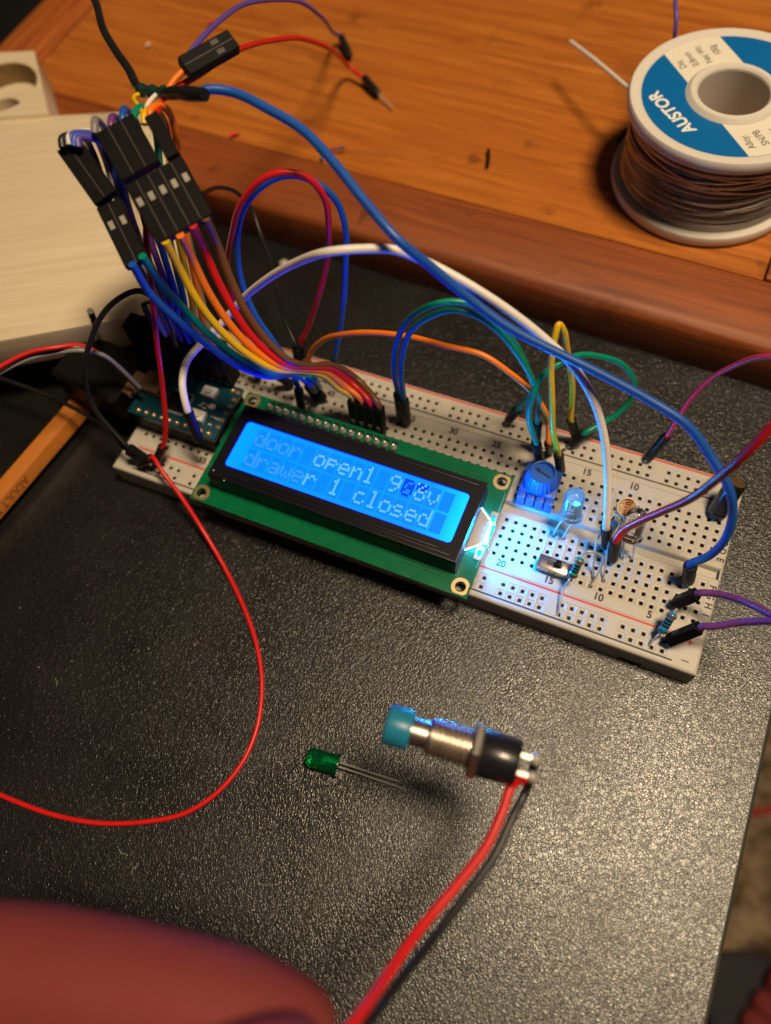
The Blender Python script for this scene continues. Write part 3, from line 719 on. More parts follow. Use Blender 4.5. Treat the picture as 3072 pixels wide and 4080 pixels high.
T = thing('connector_block', 'four-wide slanted black connector plugged into the breadboard above the display', 'connector', o_(805, 930, 0), 'black connector housings of the bundle')
p0 = o_(797, 930, 1.2); p1 = o_(790, 872, 13.5)
sd = o_(834, 935, 1.2)-o_(760, 905, 1.2)
dupont(T, o_(805, 930, 0), p0, p1, Vector((1, .0, 0)), 4, wins=WIN)
for cn, lb, px_, k in rib:
    nP = len(px_); zz = [zs[min(i, len(zs)-1)] for i in range(nP)]
    P_ = []
    for i, (x, y) in enumerate(px_):
        if i == 0: P_.append(dp(x, y, D2 if k < 4 else D1)); z0 = P_[0].z
        else:
            f_ = i/(nP-1); z = z0+(12.5 if k < 4 else 6-z0*0-z0+0)*0
            zend = 12.8 if k < 4 else 7
            z = zend+(z0-zend)*(1-f_)**1.15
            if 5 <= i <= 7: z = max(z, 19+(.9*(5-k) if i == 7 else 0))
            P_.append(o_(x, y, z))
    if k < 4:   # run into the top of the slanted connector
        tp = p1+Vector((1, 0, 0))*((1.5-k)*2.54*1.0)
        P_[-1] = tp+(p1-p0).normalized()*1.0+Vector((0, 0, .4)); P_.append(tp-(p1-p0).normalized()*1.0)
    t = thing('ribbon_wire', lb, 'wire', P_[0], 'rainbow ribbon wires')
    b = MB(P_[0]); b.tube(spline([P_[0]+(P_[0]-P_[1]).normalized()*1.0]+P_), .9); b.build('insulation', WC[cn], t, smooth=True)
# short teal/blue plugs under the ribbon
for lb, cn, bx, by, tx, ty, tz in (('black plug with a light blue wire lying under the rainbow ribbon', 'blue', 702, 862, 678, 838, 6), ('black plug with a green wire beside the grey marking under the ribbon', 'green', 690, 866, 664, 832, 6.5),
                                   ('lone black plug at the left under the rainbow ribbon', 'black', 632, 832, 600, 812, 7)):
    e_ = (o_(bx, by, 1.3), o_(tx, ty, tz), None)
    jumper(lb, cn, [o_(tx-22, ty-20, tz+4), o_(tx-45, ty-25, tz+6)], e_, None, r=.6, group='plugs under the ribbon')
# microcontroller
mo = Vector((-149, -4, 9))
mc = thing('microcontroller_board', 'dark teal microcontroller board with white buttons on the left end of the breadboard', 'circuit board', (mo.x, mo.y, 0))
moz = Vector((mo.x, mo.y, 0))
b = MB(moz); b.box((-160.5, -12.9, 7.4), (-132.2, 4.9, 9.0)); b.build('circuit_board', TEAL, mc, bevel=.15)
b = MB(moz); b.box((-160, -12.5, 0.02), (-133.4, -10.2, 2.5)); b.box((-160, 2.5, 0.02), (-133.4, 4.7, 2.5)); b.box((-160, -12.5, 2.5), (-133.4, -10.2, 7.4)); b.box((-160, 2.5, 2.5), (-133.4, 4.7, 7.4)); b.build('pin_header', BLACKP, mc)
for k in range(10):
    for y in (-11.43, 3.4):
        if y > 0 and k > 0: continue
        b = MB(moz); b.lathe([(.8, 0), (.7, .15), (.3, .5), (0, .6)], (-134.6-2.54*k, y, 9.0), n=14); b.build('solder_joint', GOLD, mc, smooth=True)
for k in range(6):
    b = MB(moz); b.obox((-132.9, 3.2-2.4*k, 9.03), Vector((.7, 0, 0)), Vector((0, .5, 0)), Vector((0, 0, .05))); b.build('edge_pad', GOLD, mc)
for bx, by in ((-140.2, .2), (-139.6, -7.8)):
    b = MB(moz); b.box((bx-2.1, by-1.6, 9.02), (bx+2.1, by+1.6, 10.6)); bt = b.build('push_button', mat('button_body', (.85, .85, .85), rough=.35, metal=.2), mc, bevel=.2)
    b = MB(moz); b.lathe([(1.1, 0), (1.1, .6), (.95, .75), (0, .78)], (bx, by, 10.6), n=24); b.build('button_cap', mat('button_cap', (.7, .68, .62), rough=.4), bt, smooth=True)
b = MB(moz); b.box((-150.5, -8.5, 9.02), (-144.5, -2.5, 10.0)); b.build('chip', BLACKP, mc, bevel=.1)
b = MB(moz)
for k in range(10):
    b.box((-150.3+.6*k, -9.2, 9.02), (-150.0+.6*k, -8.5, 9.4)); b.box((-150.3+.6*k, -2.5, 9.02), (-150.0+.6*k, -1.8, 9.4))
    b.box((-144.5, -8.3+.58*k, 9.02), (-143.8, -8.0+.58*k, 9.4))
b.build('chip_legs', TIN, mc)
b = MB(moz)
random.seed(3)
for k in range(26):
    x = random.uniform(-146, -134.5); y = random.uniform(-9.8, -3.2)
    if abs(x+139.6) < 2.6 and abs(y+7.8) < 2.2: continue
    b.box((x, y, 9.02), (x+.9, y+.45, 9.4))
b.build('small_components', mat('ceramic_parts', (.6, .55, .5), rough=.45), mc)
b = MB(moz); b.box((-160.0, -6.0, 9.02), (-153.6, .6, 11.6)); b.build('usb_socket', mat('copper_shell', (.45, .27, .14), rough=.4, metal=.75), mc, bevel=.4)
b = MB(moz); b.box((-138.3, -4.4, 9.02), (-136.6, -2.8, 9.6)); b.build('indicator', mat('led_white', (.7, .6, .55), rough=.3), mc)
me = text_mesh([("W5", -135.2, -5.2, 9.02, 2.0, 90, 1, .03)]);
# tall row of connectors on the board header
ro = Vector((-149, 5.2, 9))
rw = thing('connector_row', 'upright row of black connectors standing on the microcontroller header', 'connector', ro)
NB = 12
b = MB(ro); b.box((-165.2, 3.9, 9.02), (-134.9, 9.0, 24.6)); hs_ = b.build('housing', BLACKP, rw, bevel=.15)
b = MB(ro)
for k in range(1, NB): b.box((-165.2+k*2.525-.1, 3.86, 9.3), (-165.2+k*2.525+.1, 3.9, 24.4))
b.build('seam', DARK, hs_)
b = MB(ro)
for k in range(NB): b.box((-165.2+(k+.5)*2.525-.6, 3.8, 10.2), (-165.2+(k+.5)*2.525+.6, 3.9, 11.6))
b.build('latch_window', mat('window_metal', (.25, .27, .32), rough=.3, metal=.7), hs_)
back = [('white', 'white', 5, (152, 300), (185, 282), (345, 640)), ('black', 'black', 4, (135, 305), (165, 290), (330, 640)), ('grey', 'grey', 6, (205, 275), (200, 255), (360, 655)),
        ('purple', 'purple', 7, (240, 270), (238, 248), (372, 660)), ('blue', 'blue', 8, (265, 255), (262, 232), (385, 660)), ('green', 'green', 9, (290, 255), (298, 228), (398, 655)),
        ('yellow', 'yellow', 10, (312, 255), (322, 232), (415, 650)), ('orange', 'orange', 11, (325, 245), (340, 225), (432, 655)), ('blue', 'second blue', 5.5, (160, 303), (200, 292), (352, 640)), ('violet', 'violet', 4.5, (170, 305), (205, 298), (340, 625)),
        ('blue', 'third blue', 6.5, (163, 300), (207, 300), (350, 630)), ('violet', 'second violet', 7.5, (156, 298), (195, 288), (358, 640))]
for cn, nm, k, a1, a2, a3 in back:
    YO = 2.5 if k != int(k) else 0
    X = -165.2+(k+.5)*2.525+ (0 if k == int(k) else .0)
    P_ = [dp(a1[0], a1[1]+14, 160), dp(a1[0], a1[1]-6, 160), dp(a2[0]+8, a2[1]+4, 163), dp(a2[0]+35, a2[1]+40, 171), dp((a2[0]+35+a3[0])/2-8, (a2[1]+a3[1])/2+30, 178), dp(a3[0], a3[1], 190), Vector((X, 5.6+YO, 36)), Vector((X, 5.2+YO, 25.5)), Vector((X, 5.2+YO, 23.5))]
    t = thing('bundle_wire', nm+' wire hanging from the bundle down to the upright connector row', 'wire', P_[-1], 'wires from the bundle to the microcontroller')
    b = MB(P_[-1]); b.tube(spline(P_), .8); b.build('insulation', WC[cn], t, smooth=True)

# black cable, tape and shrink sleeve
P_ = [dp(180, -40, 225), dp(207, 5, 215), dp(222, 60, 205), dp(250, 110, 194), dp(278, 150, 184), dp(296, 185, 175), dp(310, 195, 170)]
t = thing('black_cable', 'thick black cable coming from the top left into the taped joint', 'cable', P_[-1])
b = MB(P_[-1]); b.tube(spline(P_), 1.05, n=16); b.build('sheath', WC['black'], t, smooth=True)
b = MB(P_[-1]); TP = [dp(303, 195, 168), dp(330, 199, 166), dp(362, 201, 164)]
b.tube(spline(TP, 6), [1.3+.25*math.sin(i*1.3) for i in range(13)], n=16); b.build('tape', mat('green_black_tape', (.008, .035, .035), rough=.4), t, smooth=True)
SP = [dp(355, 203, 163), dp(385, 200, 160), dp(415, 203, 157), dp(443, 205, 155)]
b = MB(P_[-1]); b.tube(spline(SP, 6), [1.05, 1.1, 1.2, 1.35, 1.35, 1.4, 1.3, 1.35, 1.45, 1.5, 1.55, 1.5, 1.5, 1.45, 1.4, 1.4, 1.4, 1.35, 1.3], n=16); b.build('sleeve', SHRINK, t, smooth=True)
for cn, lb, pts in (('yellow', 'short yellow strand joining the tape to the connectors', [(312, 250, 160), (298, 228, 163), (290, 210, 166), (312, 198, 168)]),
                    ('white', 'short white strand looping under the tape', [(322, 250, 160), (318, 228, 163), (330, 212, 164), (340, 203, 165)]),
                    ('red', 'short red strand loop beside the tape', [(338, 250, 159), (345, 230, 162), (352, 215, 164), (345, 203, 165)])):
    P_ = [dp(*q) for q in pts]; b = MB(P_[0]); b.tube(spline(P_), .5)
    t = tag(b.build('short_strand', WC[cn], None, smooth=True), lb, 'wire', 'short strands at the tape'); t.location = P_[0]*S
# wires with connectors lying on the orange board
P_ = [dp(360, 198, 164), dp(378, 172, 164), dp(400, 150, 164)]
t = thing('dangling_connector', 'double black connector housing above the orange board with an orange wire', 'connector', P_[0])
b = MB(P_[0]); b.tube(spline(P_), .75); b.build('insulation', WC['orange'], t, smooth=True)
dupont(t, P_[0], dp(505, 90, 166), dp(398, 150, 163), dp(400, 100, 163)-dp(415, 130, 163), 2, wins=True, w=2.3)
P_ = [dp(410, 115, 166), dp(440, 78, 170), dp(480, 40, 178), dp(530, 12, 188), dp(590, 0, 200), dp(650, 6, 212), (dp(695, 35, 228)), o_(728, 75, 10.5), o_(735, 83, 9.6)]
t = jumper('blue violet wire arching at the top over the orange board', 'violet', P_[:-1], None, (o_(757, 122, 8.3), o_(737, 80, 9.8), None), r=.62, group='loose wires above the orange board')
P_ = [dp(360, 205, 164), dp(390, 185, 166), dp(430, 160, 170), dp(480, 125, 180), dp(530, 100, 192), dp(590, 86, 205), dp(650, 86, 217), (dp(705, 103, 230)), o_(755, 142, 12), o_(782, 166, 9.6)]
t = jumper('red wire arching over the orange board to a bare pin', 'red', P_, None, (o_(818, 203, 8.4), o_(787, 168, 9.4), None), r=.7, group='loose wires above the orange board')
b = MB(t.location/S); b.tube([o_(815, 200, 8.4), o_(849, 233, 7.6)], .32, n=8); b.build('pin', TIN, t, smooth=True)

# ------------------------------------------------------------------ spool
so = Vector((-31, 124, 7.1))
sp_ = thing('solder_spool', 'white plastic spool of solder wire with a blue and white label, right', 'spool', so)
SPW = mat('spool_plastic', (.70, .66, .60), rough=.4, sss=.3, sssr=(1, .9, .8), sssc=.002)
R_ = 28; Ht = 28.5
b = MB(so); b.lathe([(10, 0), (R_, 0), (R_+.2, .6), (R_+.2, 2.2), (R_, 2.9), (R_-1.2, 3.0), (13, 3.0), (10, 3.0)], so, closed=True, n=96); b.build('lower_flange', SPW, sp_, smooth=True, angle=40)
b = MB(so); z1 = Ht
b.lathe([(9.5, z1-3), (R_, z1-3), (R_+.2, z1-2.3), (R_+.2, z1-.6), (R_-.3, z1+.25), (R_-1.6, z1+.3), (R_-3.0, z1-.2), (12.6, z1-.2), (12.0, z1+.5), (11.5, z1+1.0), (10.2, z1+1.0), (9.6, z1+.4)], so, closed=True, n=96); b.build('upper_flange', SPW, sp_, smooth=True, angle=40)
b = MB(so); b.lathe([(9.5, .5), (9.5, z1), (10.5, z1), (10.5, .5)], so, closed=True, n=64); b.build('hub', SPW, sp_, smooth=True, angle=40)
SOL = mat('solder_wire', (.42, .37, .33), rough=.28, metal=.8, var=.4, vscale=120)
b = MB(so); random.seed(5)
pts = []; nw = 34
for k in range(nw):
    z = 3.6+k*(z1-3.4-3.6)/(nw-1); r0 = 25.2-1.3*(k/nw)+random.uniform(-.35, .35); ph = random.uniform(0, 6.28); am = random.uniform(.0, .45)
    tz = random.uniform(-.5, .5)
    b.tube([so+Vector((r0*math.cos(a), r0*math.sin(a), z+am*math.sin(a+ph)+tz*math.sin(2*a+ph)*.4)) for a in [2*math.pi*i/72 for i in range(73)]], .5, n=8, cap=False)
for k in range(9):
    zc = random.uniform(9, z1-9); am = random.uniform(1.5, 4.5); ph = random.uniform(0, 6.28); r0 = 25.3
    b.tube([so+Vector((r0*math.cos(a), r0*math.sin(a), zc+am*math.sin(a+ph))) for a in [2*math.pi*i/72 for i in range(73)]], .5, n=8, cap=False)
b.build('wound_wire', SOL, sp_, smooth=True)
b = MB(so); b.lathe([(10.6, 3.1), (24.6, 3.1), (24.0, z1-3.2), (10.6, z1-3.2)], so, closed=True, n=64); b.build('wire_core', mat('inner_solder', (.10, .07, .055), rough=.4, metal=.7), sp_, smooth=True)
LBLUE = mat('label_blue', (.0, .13, .42), rough=.4); LWHITE = mat('label_paper', (.78, .74, .64), rough=.45)
zl = z1-.19
u = Vector((-.668, .744)); nl = Vector((.744, .668)); r1, r2 = 12.7, 24.6
def annulus(zb, band, M, name):
    """part of the ring on one side of / inside the band, as polygons"""
    b = MB(so); n = 180
    me = bmesh.new()
    for k in range(n):
        a0 = 2*math.pi*k/n; a1 = 2*math.pi*(k+1)/n
        for j in range(24):
            q0 = r1+(r2-r1)*j/24; q1 = r1+(r2-r1)*(j+1)/24; am = (a0+a1)/2; qm = (q0+q1)/2
            s_ = nl.dot(Vector((math.cos(am), math.sin(am)))*qm)
            if band(s_): b.add([so+Vector((q*math.cos(a), q*math.sin(a), zb)) for q, a in ((q0, a0), (q1, a0), (q1, a1), (q0, a1))], [(0, 1, 2, 3)])
    me.free(); return b.build(name, M, sp_)
plate('label', [circ(0, 0, r2, 96), circ(0, 0, r1, 64)], zl, zl+.06, LBLUE, sp_)
# white band: clipped strips
def band_poly(side_):
    P = []; lo, hi = -8.7, 8.8; n = 24
    pts_o = []
    for k in range(n+1):
        s_ = lo+(hi-lo)*k/n; pts_o.append((s_, math.sqrt(r2**2-s_**2)))
    pts_i = [(s_, math.sqrt(max(r1**2-s_**2, 0))) for s_, _ in pts_o]
    return [(nl*s_+u*(side_*t_)) for s_, t_ in pts_o]+[(nl*s_+u*(side_*t_)) for s_, t_ in reversed(pts_i)]
for sd_ in (1, -1):
    poly = [(p.x, p.y) for p in band_poly(sd_)]
    plate('label_band', [poly], zl+.06, zl+.10, LWHITE, sp_)
ang = math.degrees(math.atan2(u.y, u.x))
def lt(s_, t_, txt, size, xs=1, off=0.0, rot=0, z=zl+.115):
    p = nl*s_+u*t_; return (txt, p.x, p.y, z, size, ang+rot, xs, off)
me = text_mesh([lt(-18.2, .6, 'AUSTOR', 5.0, .95, .16, 6, z=zl+.08)]); me.materials.clear(); link(me, 'brand_lettering', mat('white_ink', (.85, .85, .82), rough=.4), sp_)
me = text_mesh([lt(17.2, -1.0, 'SOLDER', 5.0, .85, .16, -6, z=zl+.08)]); me.materials.clear(); link(me, 'side_lettering', BLKINK, sp_)
me = text_mesh([lt(-6.6, 16.9, 'Dia:', 2.9, .8), lt(-3.0, 17.7, '0.8mm', 2.9, .8), lt(.9, 18.0, 'Net Wt:', 2.9, .8), lt(4.8, 18.2, '100g', 2.9, .8),
                lt(-6.2, -18.2, 'Alloy:', 2.9, .8), lt(-2.4, -18.2, 'SN/PB', 2.9, .8), lt(1.4, -18.2, 'Flux:', 2.9, .8), lt(5.2, -18.0, '2.0%', 2.9, .8)])
me.materials.clear(); link(me, 'small_print', BLKINK, sp_)
# free solder end
a = 2.2; q0 = so+Vector((25*math.cos(2.6), 25*math.sin(2.6), 20))
e1_ = o_(1350, 184, 26); e0_ = o_(1233, 90, 22); P_ = [e1_+(e1_-e0_).normalized()*7, e1_, (e0_+e1_)/2+Vector((0, 0, .3)), e0_]
b = MB(so); b.tube(spline(P_), .7); b.build('loose_end', mat('bright_solder', (.85, .8, .72), rough=.4, metal=.25), sp_, smooth=True)
# wire behind the spool
P_ = [o_(1463, -60, 38), o_(1459, 0, 40), o_(1461, 40, 38), o_(1458, 80, 34), o_(1440, 150, 18), o_(1400, 230, 9), o_(1352, 285, 8.2)]
t = thing('violet_wire', 'violet blue wire hanging down behind the solder spool', 'wire', P_[-1])
b = MB(P_[-1]); b.tube(spline(P_), .62); b.build('insulation', WC['violet'], t, smooth=True)
plug(t, P_[-1], P_[-1]+Vector((-1, -5, -.3)), P_[-1], 1.2)

# ------------------------------------------------------------------ components on the breadboard
# potentiometer
po = Vector((-45.5, 6.6, 0))
pt = thing('potentiometer', 'square blue trimmer potentiometer with a ribbed round knob', 'potentiometer', po, rot=(0, 0, math.radians(1.5)))
PB = mat('blue_plastic', (.012, .10, .46), rough=.4, bump=.05); PB2 = mat('blue_knob', (.012, .12, .58), rough=.38)
b = MB(); b.box((-4.75, -3.4, 1.0), (4.75, 4.75, 5.6))
for x in (-4.7, -2.25, .2, 2.62):
    b.box((x, -5.2, .15), (x+2.1, -3.3, 5.0))
b.box((-4.75, 3.8, 0.05), (-3.2, 4.75, 1.1)); b.box((3.2, 3.8, 0.05), (4.75, 4.75, 1.1)); b.build('body', PB, pt, bevel=.18)
b = MB(); n = 96; V = []; prof = [(4.15, 5.62, 1), (4.1, 6.1, 1), (3.45, 10.4, 1), (3.3, 10.9, 0), (3.1, 11.0, 0), (2.85, 10.9, 0), (2.8, 10.2, 0)]
for r, z, g in prof:
    for k in range(n):
        a = 2*math.pi*k/n; rr = r+(.16 if (k % 4) < 2 else -.02)*g; V.append((rr*math.cos(a), rr*math.sin(a)+.35, z))
Fc = [(i*n+k, i*n+(k+1) % n, (i+1)*n+(k+1) % n, (i+1)*n+k) for i in range(len(prof)-1) for k in range(n)]+[tuple(range((len(prof)-1)*n, len(prof)*n))]
b.add(V, Fc); b.obox((0, .35, 6.2), Vector((.01, 0, 0)), Vector((0, .01, 0)), Vector((0, 0, .01)))
kn = b.build('knob', PB2, pt, smooth=True, angle=25)
b = MB(); q = Matrix.Rotation(math.radians(-18), 3, 'Z'); cz = Vector((0, .35, 10.25))
b.obox(cz+q@Vector((.3, 0, 0)), q@Vector((2.0, 0, 0)), q@Vector((0, .28, 0)), Vector((0, 0, .06)))
b.obox(cz+q@Vector((-1.7, .35, 0)), q@Vector((.55, .35, 0)), q@Vector((-.1, .2, 0)), Vector((0, 0, .06)))
b.build('slot', mat('slot_shadow', (.003, .012, .05), rough=.6), kn)
me = text_mesh([('1', -3.8, -2.6, 5.61, 1.5, 0, 1), ('W', -.8, -2.9, 5.61, 1.2, 0, 1), ('3', 3.9, -2.9, 5.61, 1.5, 0, 1)]); me.materials.clear(); link(me, 'markings', mat('dark_blue_ink', (.004, .02, .12), rough=.5), pt)

# clear LEDs
GLASS = mat('clear_epoxy', (.95, .97, 1), rough=.04, trans=1.0, ior=1.5)
def led(label, l0, l1, cb_, ct, M, name='led_lamp', r=2.5, Lg=8.6, glow=False, group=None):
    """l0,l1 lead ends, cb_ flange centre, ct = dome top direction point"""
    ax = (ct-cb_).normalized(); t = thing(name, label, 'LED', (l0+l1)/2, group)
    o0 = (l0+l1)/2
    b = MB(o0); pr = [(0, 0), (r+.35, 0), (r+.42, .12), (r+.42, .85), (r+.3, 1.0), (r+.02, 1.05), (r, 1.4), (r, Lg-r)]
    for k in range(1, 11): a = math.pi/2*k/10; pr.append((r*math.cos(a) if k < 10 else 0, Lg-r+r*math.sin(a)))
    b.lathe(pr, cb_, ax, n=36); body = b.build('lens', M, t, smooth=True, angle=50)
    sd_ = (l1-l0); sd_ = (sd_-ax*sd_.dot(ax)).normalized()
    b = MB(o0)
    b.obox(cb_+ax*2.6+sd_*.9, sd_*.5, ax.cross(sd_)*.2, ax*1.4); b.lathe([(.25, 0), (.8, .9), (.8, 1.1)], cb_+ax*3.6+sd_*.45, ax, n=16)
    b.obox(cb_+ax*2.6-sd_*1.0, sd_*.35, ax.cross(sd_)*.2, ax*1.6); b.build('lead_frame', mat('lead_frame', (.75, .68, .5), rough=.3, metal=.9), t)
    if glow:
        b = MB(o0); b.lathe([(0, 0), (.45, 0), (.45, .3), (0, .35)], cb_+ax*4.75+sd_*.45, ax, n=16); b.build('added_glow', mat('added_glow_emitter', (1, 1, 1), emis=(.0, .36, 1), estr=260), t)  # added emitter, imitates display light caught in the lens
    for s_, l in ((-1, l0), (1, l1)):
        b = MB(o0); st = cb_+sd_*(s_*1.27)+ax*1.2
        b.tube(spline([st, cb_+sd_*(s_*1.27)-ax*.5, (l*.5+st*.5), l, l-Vector((0, 0, 1.2))], 5), .27, n=8); b.build('lead', TIN, t, smooth=True)
    return t
led('clear LED with an added blue glow beside the potentiometer', hole(16, -3.81), hole(15, -3.81), Vector((-35.4, -1.7, 8.6)), Vector((-36.1, 3.0, 17.4)), mat('blue_lit_epoxy', (.55, .85, 1), rough=.12, trans=.9, ior=1.45), glow=True)  # blue light on this lens is also put into its tint
led('clear LED half hidden behind the light sensor', hole(9, -3.81), hole(8, -3.81)+Vector((0, .4, 0)), Vector((-20.3, -1.7, 8.0)), Vector((-20.8, 3.4, 16.3)), GLASS)
# glow of the first LED comes from an added emitter; photoresistor next
lo = hole(10, -11.43)
ld = thing('light_sensor', 'light dependent resistor with a red zigzag track on curved leads', 'light sensor', lo)
c0 = Vector((-23.2, 4.4, 11)); ax = Vector((.05, -.28, 1)).normalized()
b = MB(lo); b.lathe([(0, -2.0), (2.35, -2.0), (2.6, -1.7), (2.62, -.5), (2.5, -.05), (2.45, 0), (0, 0)], c0, ax, n=40); bd = b.build('body', mat('sensor_body', (.55, .45, .4), rough=.2, coat=.6), ld, smooth=True, angle=40)
def onf(x, y, h): 
    X = Vector((1, .08, 0)); X = (X-ax*X.dot(ax)).normalized(); Y = ax.cross(X); return c0+X*x+Y*y+ax*h
b = MB(lo); b.lathe([(0, .01), (2.3, .01), (2.3, .06), (0, .06)], c0, ax, n=40); b.build('gold_face', mat('gold_face', (.27, .17, .05), rough=.5, metal=.2), bd)
zg = [(-.9, 1.9), (.9, 1.9), (1.0, 1.35), (-.6, 1.3), (-.6, .85), (.7, .8), (.7, .3), (-.6, .25), (-.6, -.2), (.7, -.25), (.9, -.75), (-.6, -.8), (-.7, -1.3), (.8, -1.35), (.9, -1.8), (-.8, -1.85)]
b = MB(lo); b.tube([onf(x, y, .07) for x, y in zg], .2, n=6); b.build('track', mat('red_track', (.32, .03, .02), rough=.4), bd)
for x in (-1.6, 1.6): b = MB(lo); b.lathe([(.32, 0), (.28, .12), (0, .2)], onf(x, 0, .05), ax, n=14); b.build('contact', TIN, bd, smooth=True)
for s_, pts in ((-1, [(1293, 1158, 7.5), (1278, 1200, 5.2), (1283, 1250, .3)]), (1, [])):
    b = MB(lo)
    if s_ < 0: hh = hole(11, -11.43); mid = [o_(1333, 1060+92, 9), o_(1297, 1150, 9), o_(1286, 1180, 6.5), o_(1283, 1215, 3.5)]; 
    k8 = lambda x, y, z: at(2250+x*.3001, 1700+y*.3001, z)
    if s_ < 0: P_ = [onf(-1.3, 0, -1.8), k8(640, 1180, 9.0), k8(540, 1310, 8.4), k8(440, 1480, 7.0), k8(395, 1650, 5.0), k8(382, 1830, 2.6), hole(11, -11.43), hole(11, -11.43)+Vector((0, 0, -1.5))]
    else: P_ = [onf(1.3, -.3, -1.8), k8(790, 1225, 9.3), k8(690, 1370, 8.5), k8(600, 1520, 7.2), k8(560, 1700, 5.2), k8(535, 1870, 2.6), hole(10, -11.43), hole(10, -11.43)+Vector((0, 0, -1.5))]
    b.tube(spline(P_, 6), .24, n=8); b.build('lead', TIN, ld, smooth=True)
# resistors
def resistor(label, a, c, leadA, leadC, col, bands, r=1.05):
    t = thing('resistor', label, 'resistor', (a+c)/2, 'striped resistors'); og = (a+c)/2; ax = (c-a).normalized(); Lg = (c-a).length
    b = MB(og); pr = [(.25, -.05), (r*.75, .0), (r*1.12, .45), (r*1.15, 1.0), (r*.95, 1.6), (r*.92, Lg-1.6), (r*1.15, Lg-1.0), (r*1.12, Lg-.45), (r*.75, Lg), (.25, Lg+.05)]
    b.lathe(pr, a, ax, n=28); bd_ = b.build('body', mat('resistor_body', col, rough=.25, coat=.5), t, smooth=True, angle=60)
    for p_, bc_ in bands:
        rr = r*1.165 if (p_ < .25 or p_ > .75) else r*.945
        b = MB(og); b.lathe([(rr, -.28), (rr+.02, -.2), (rr+.02, .2), (rr, .28)], a+ax*(Lg*p_), ax, n=28); b.build('band', mat('band', bc_, rough=.3), bd_, smooth=True)
    for L_ in (leadA, leadC): b = MB(og); b.tube(spline(L_, 6), .25, n=8); b.build('lead', TIN, t, smooth=True)
k3 = lambda x, y, z: at(1900+x*.3601, 1700+y*.3601, z)
a = k3(1150, 1455, 9.2); c = k3(1050, 1665, 5.2)
resistor('teal green resistor leaning beside the slide switch', a, c,
         [a+(c-a).normalized()*.3, k3(1185, 1400, 10.2), k3(1240, 1385, 10.6), k3(1330, 1400, 9.8), k3(1392, 1440, 7.8), k3(1385, 1520, 5.8), k3(1320, 1660, 2.4), hole(11, -13.97), hole(11, -13.97)+Vector((0, 0, -1.4))],
         [c+(a-c).normalized()*.3, k3(1005, 1720, 4.6), k3(975, 1760, 3.6), at(2222, 2449, .1), at(2222, 2449, -1.4)],
         (.03, .26, .24), [(.14, (.30, .03, .02)), (.36, (.01, .01, .012)), (.5, (.01, .01, .012)), (.64, (.01, .01, .012)), (.86, (.05, .03, .02))])
a = cc(330, 955, 6.5); c = cc(135, 1270, 3.2)
resistor('bright blue resistor next to the purple wire housings', a, c,
         [a+(c-a).normalized()*.3, a-(c-a).normalized()*1.0+Vector((.2, 0, 0)), hole(3, -13.97)+Vector((0, 0, 2)), hole(3, -13.97), hole(3, -13.97)+Vector((0, 0, -1.4))],
         [c+(a-c).normalized()*.3, cc(60, 1330, 2.6), cc(20, 1370, 1.8), at(2588, 2572, .2), at(2590, 2576, -1.4)],
         (.015, .24, .44), [(.14, (.28, .03, .02)), (.36, (.01, .01, .02)), (.5, (.01, .01, .02)), (.64, (.01, .01, .02)), (.86, (.02, .08, .12))])
# slide switch
wo = Vector((-35.3, -13.2, 0))
sw = thing('slide_switch', 'small metal slide switch with a dark lever above the number 15', 'switch', wo, rot=(0, 0, math.radians(-1)))
b = MB(); b.box((-4.2, -1.6, .2), (4.2, 1.8, 3.6)); sb = b.build('shell', mat('switch_steel', (.42, .36, .33), rough=.3, metal=.95, var=.2, vscale=700), sw, bevel=.15)
b = MB(); b.box((-4.35, -1.75, 2.75), (4.35, -1.55, 3.15)); b.build('rim', mat('brass_edge', (.8, .55, .25), rough=.25, metal=1), sb)
b = MB(); b.box((-1.9, -.55, 3.58), (1.9, .75, 3.66)); b.build('opening', DARK, sb)
b = MB(); b.box((.1, -.6, 3.6), (1.5, .8, 5.6)); b.build('lever', BLACKP, sw, bevel=.12)
b = MB()
for x in (-2.54, 0, 2.54): b.box((x-.25, -.1, -1.3), (x+.25, .15, .3))
b.build('legs', TIN, sw)
# capacitor
co = Vector((-1.2, 16.2, 0))
ct = thing('capacitor', 'black cylindrical capacitor with a gold top at the far right corner', 'capacitor', co)
top = Vector((-.2, 20.6, 10.4)); base = Vector((-1.3, 15.9, .9)); ax = (top-base).normalized(); Lg = (top-base).length
b = MB(co); b.lathe([(0, 0), (2.2, 0), (2.45, .25), (2.5, .8), (2.35, 1.3), (2.5, 1.8), (2.5, Lg-.4), (2.35, Lg-.05), (2.15, Lg), (2.1, Lg-.12)], base, ax, n=40); b.build('sleeve', mat('black_sleeve', (.010, .010, .014), rough=.3, coat=.2), ct, smooth=True, angle=40)
b = MB(co); b.lathe([(0, Lg-.3), (2.12, Lg-.3), (2.12, Lg-.08), (0, Lg-.05)], base, ax, n=40); b.build('top_cap', mat('gold_top', (.55, .38, .16), rough=.35, metal=.9, var=.1), ct)
b = MB(co); 
for dx in (-1, 1): b.tube([base+Vector((dx, 0, .3)), Vector((co.x+dx*1.2, 15.2, -1))], .25, n=8)
b.build('legs', TIN, ct)

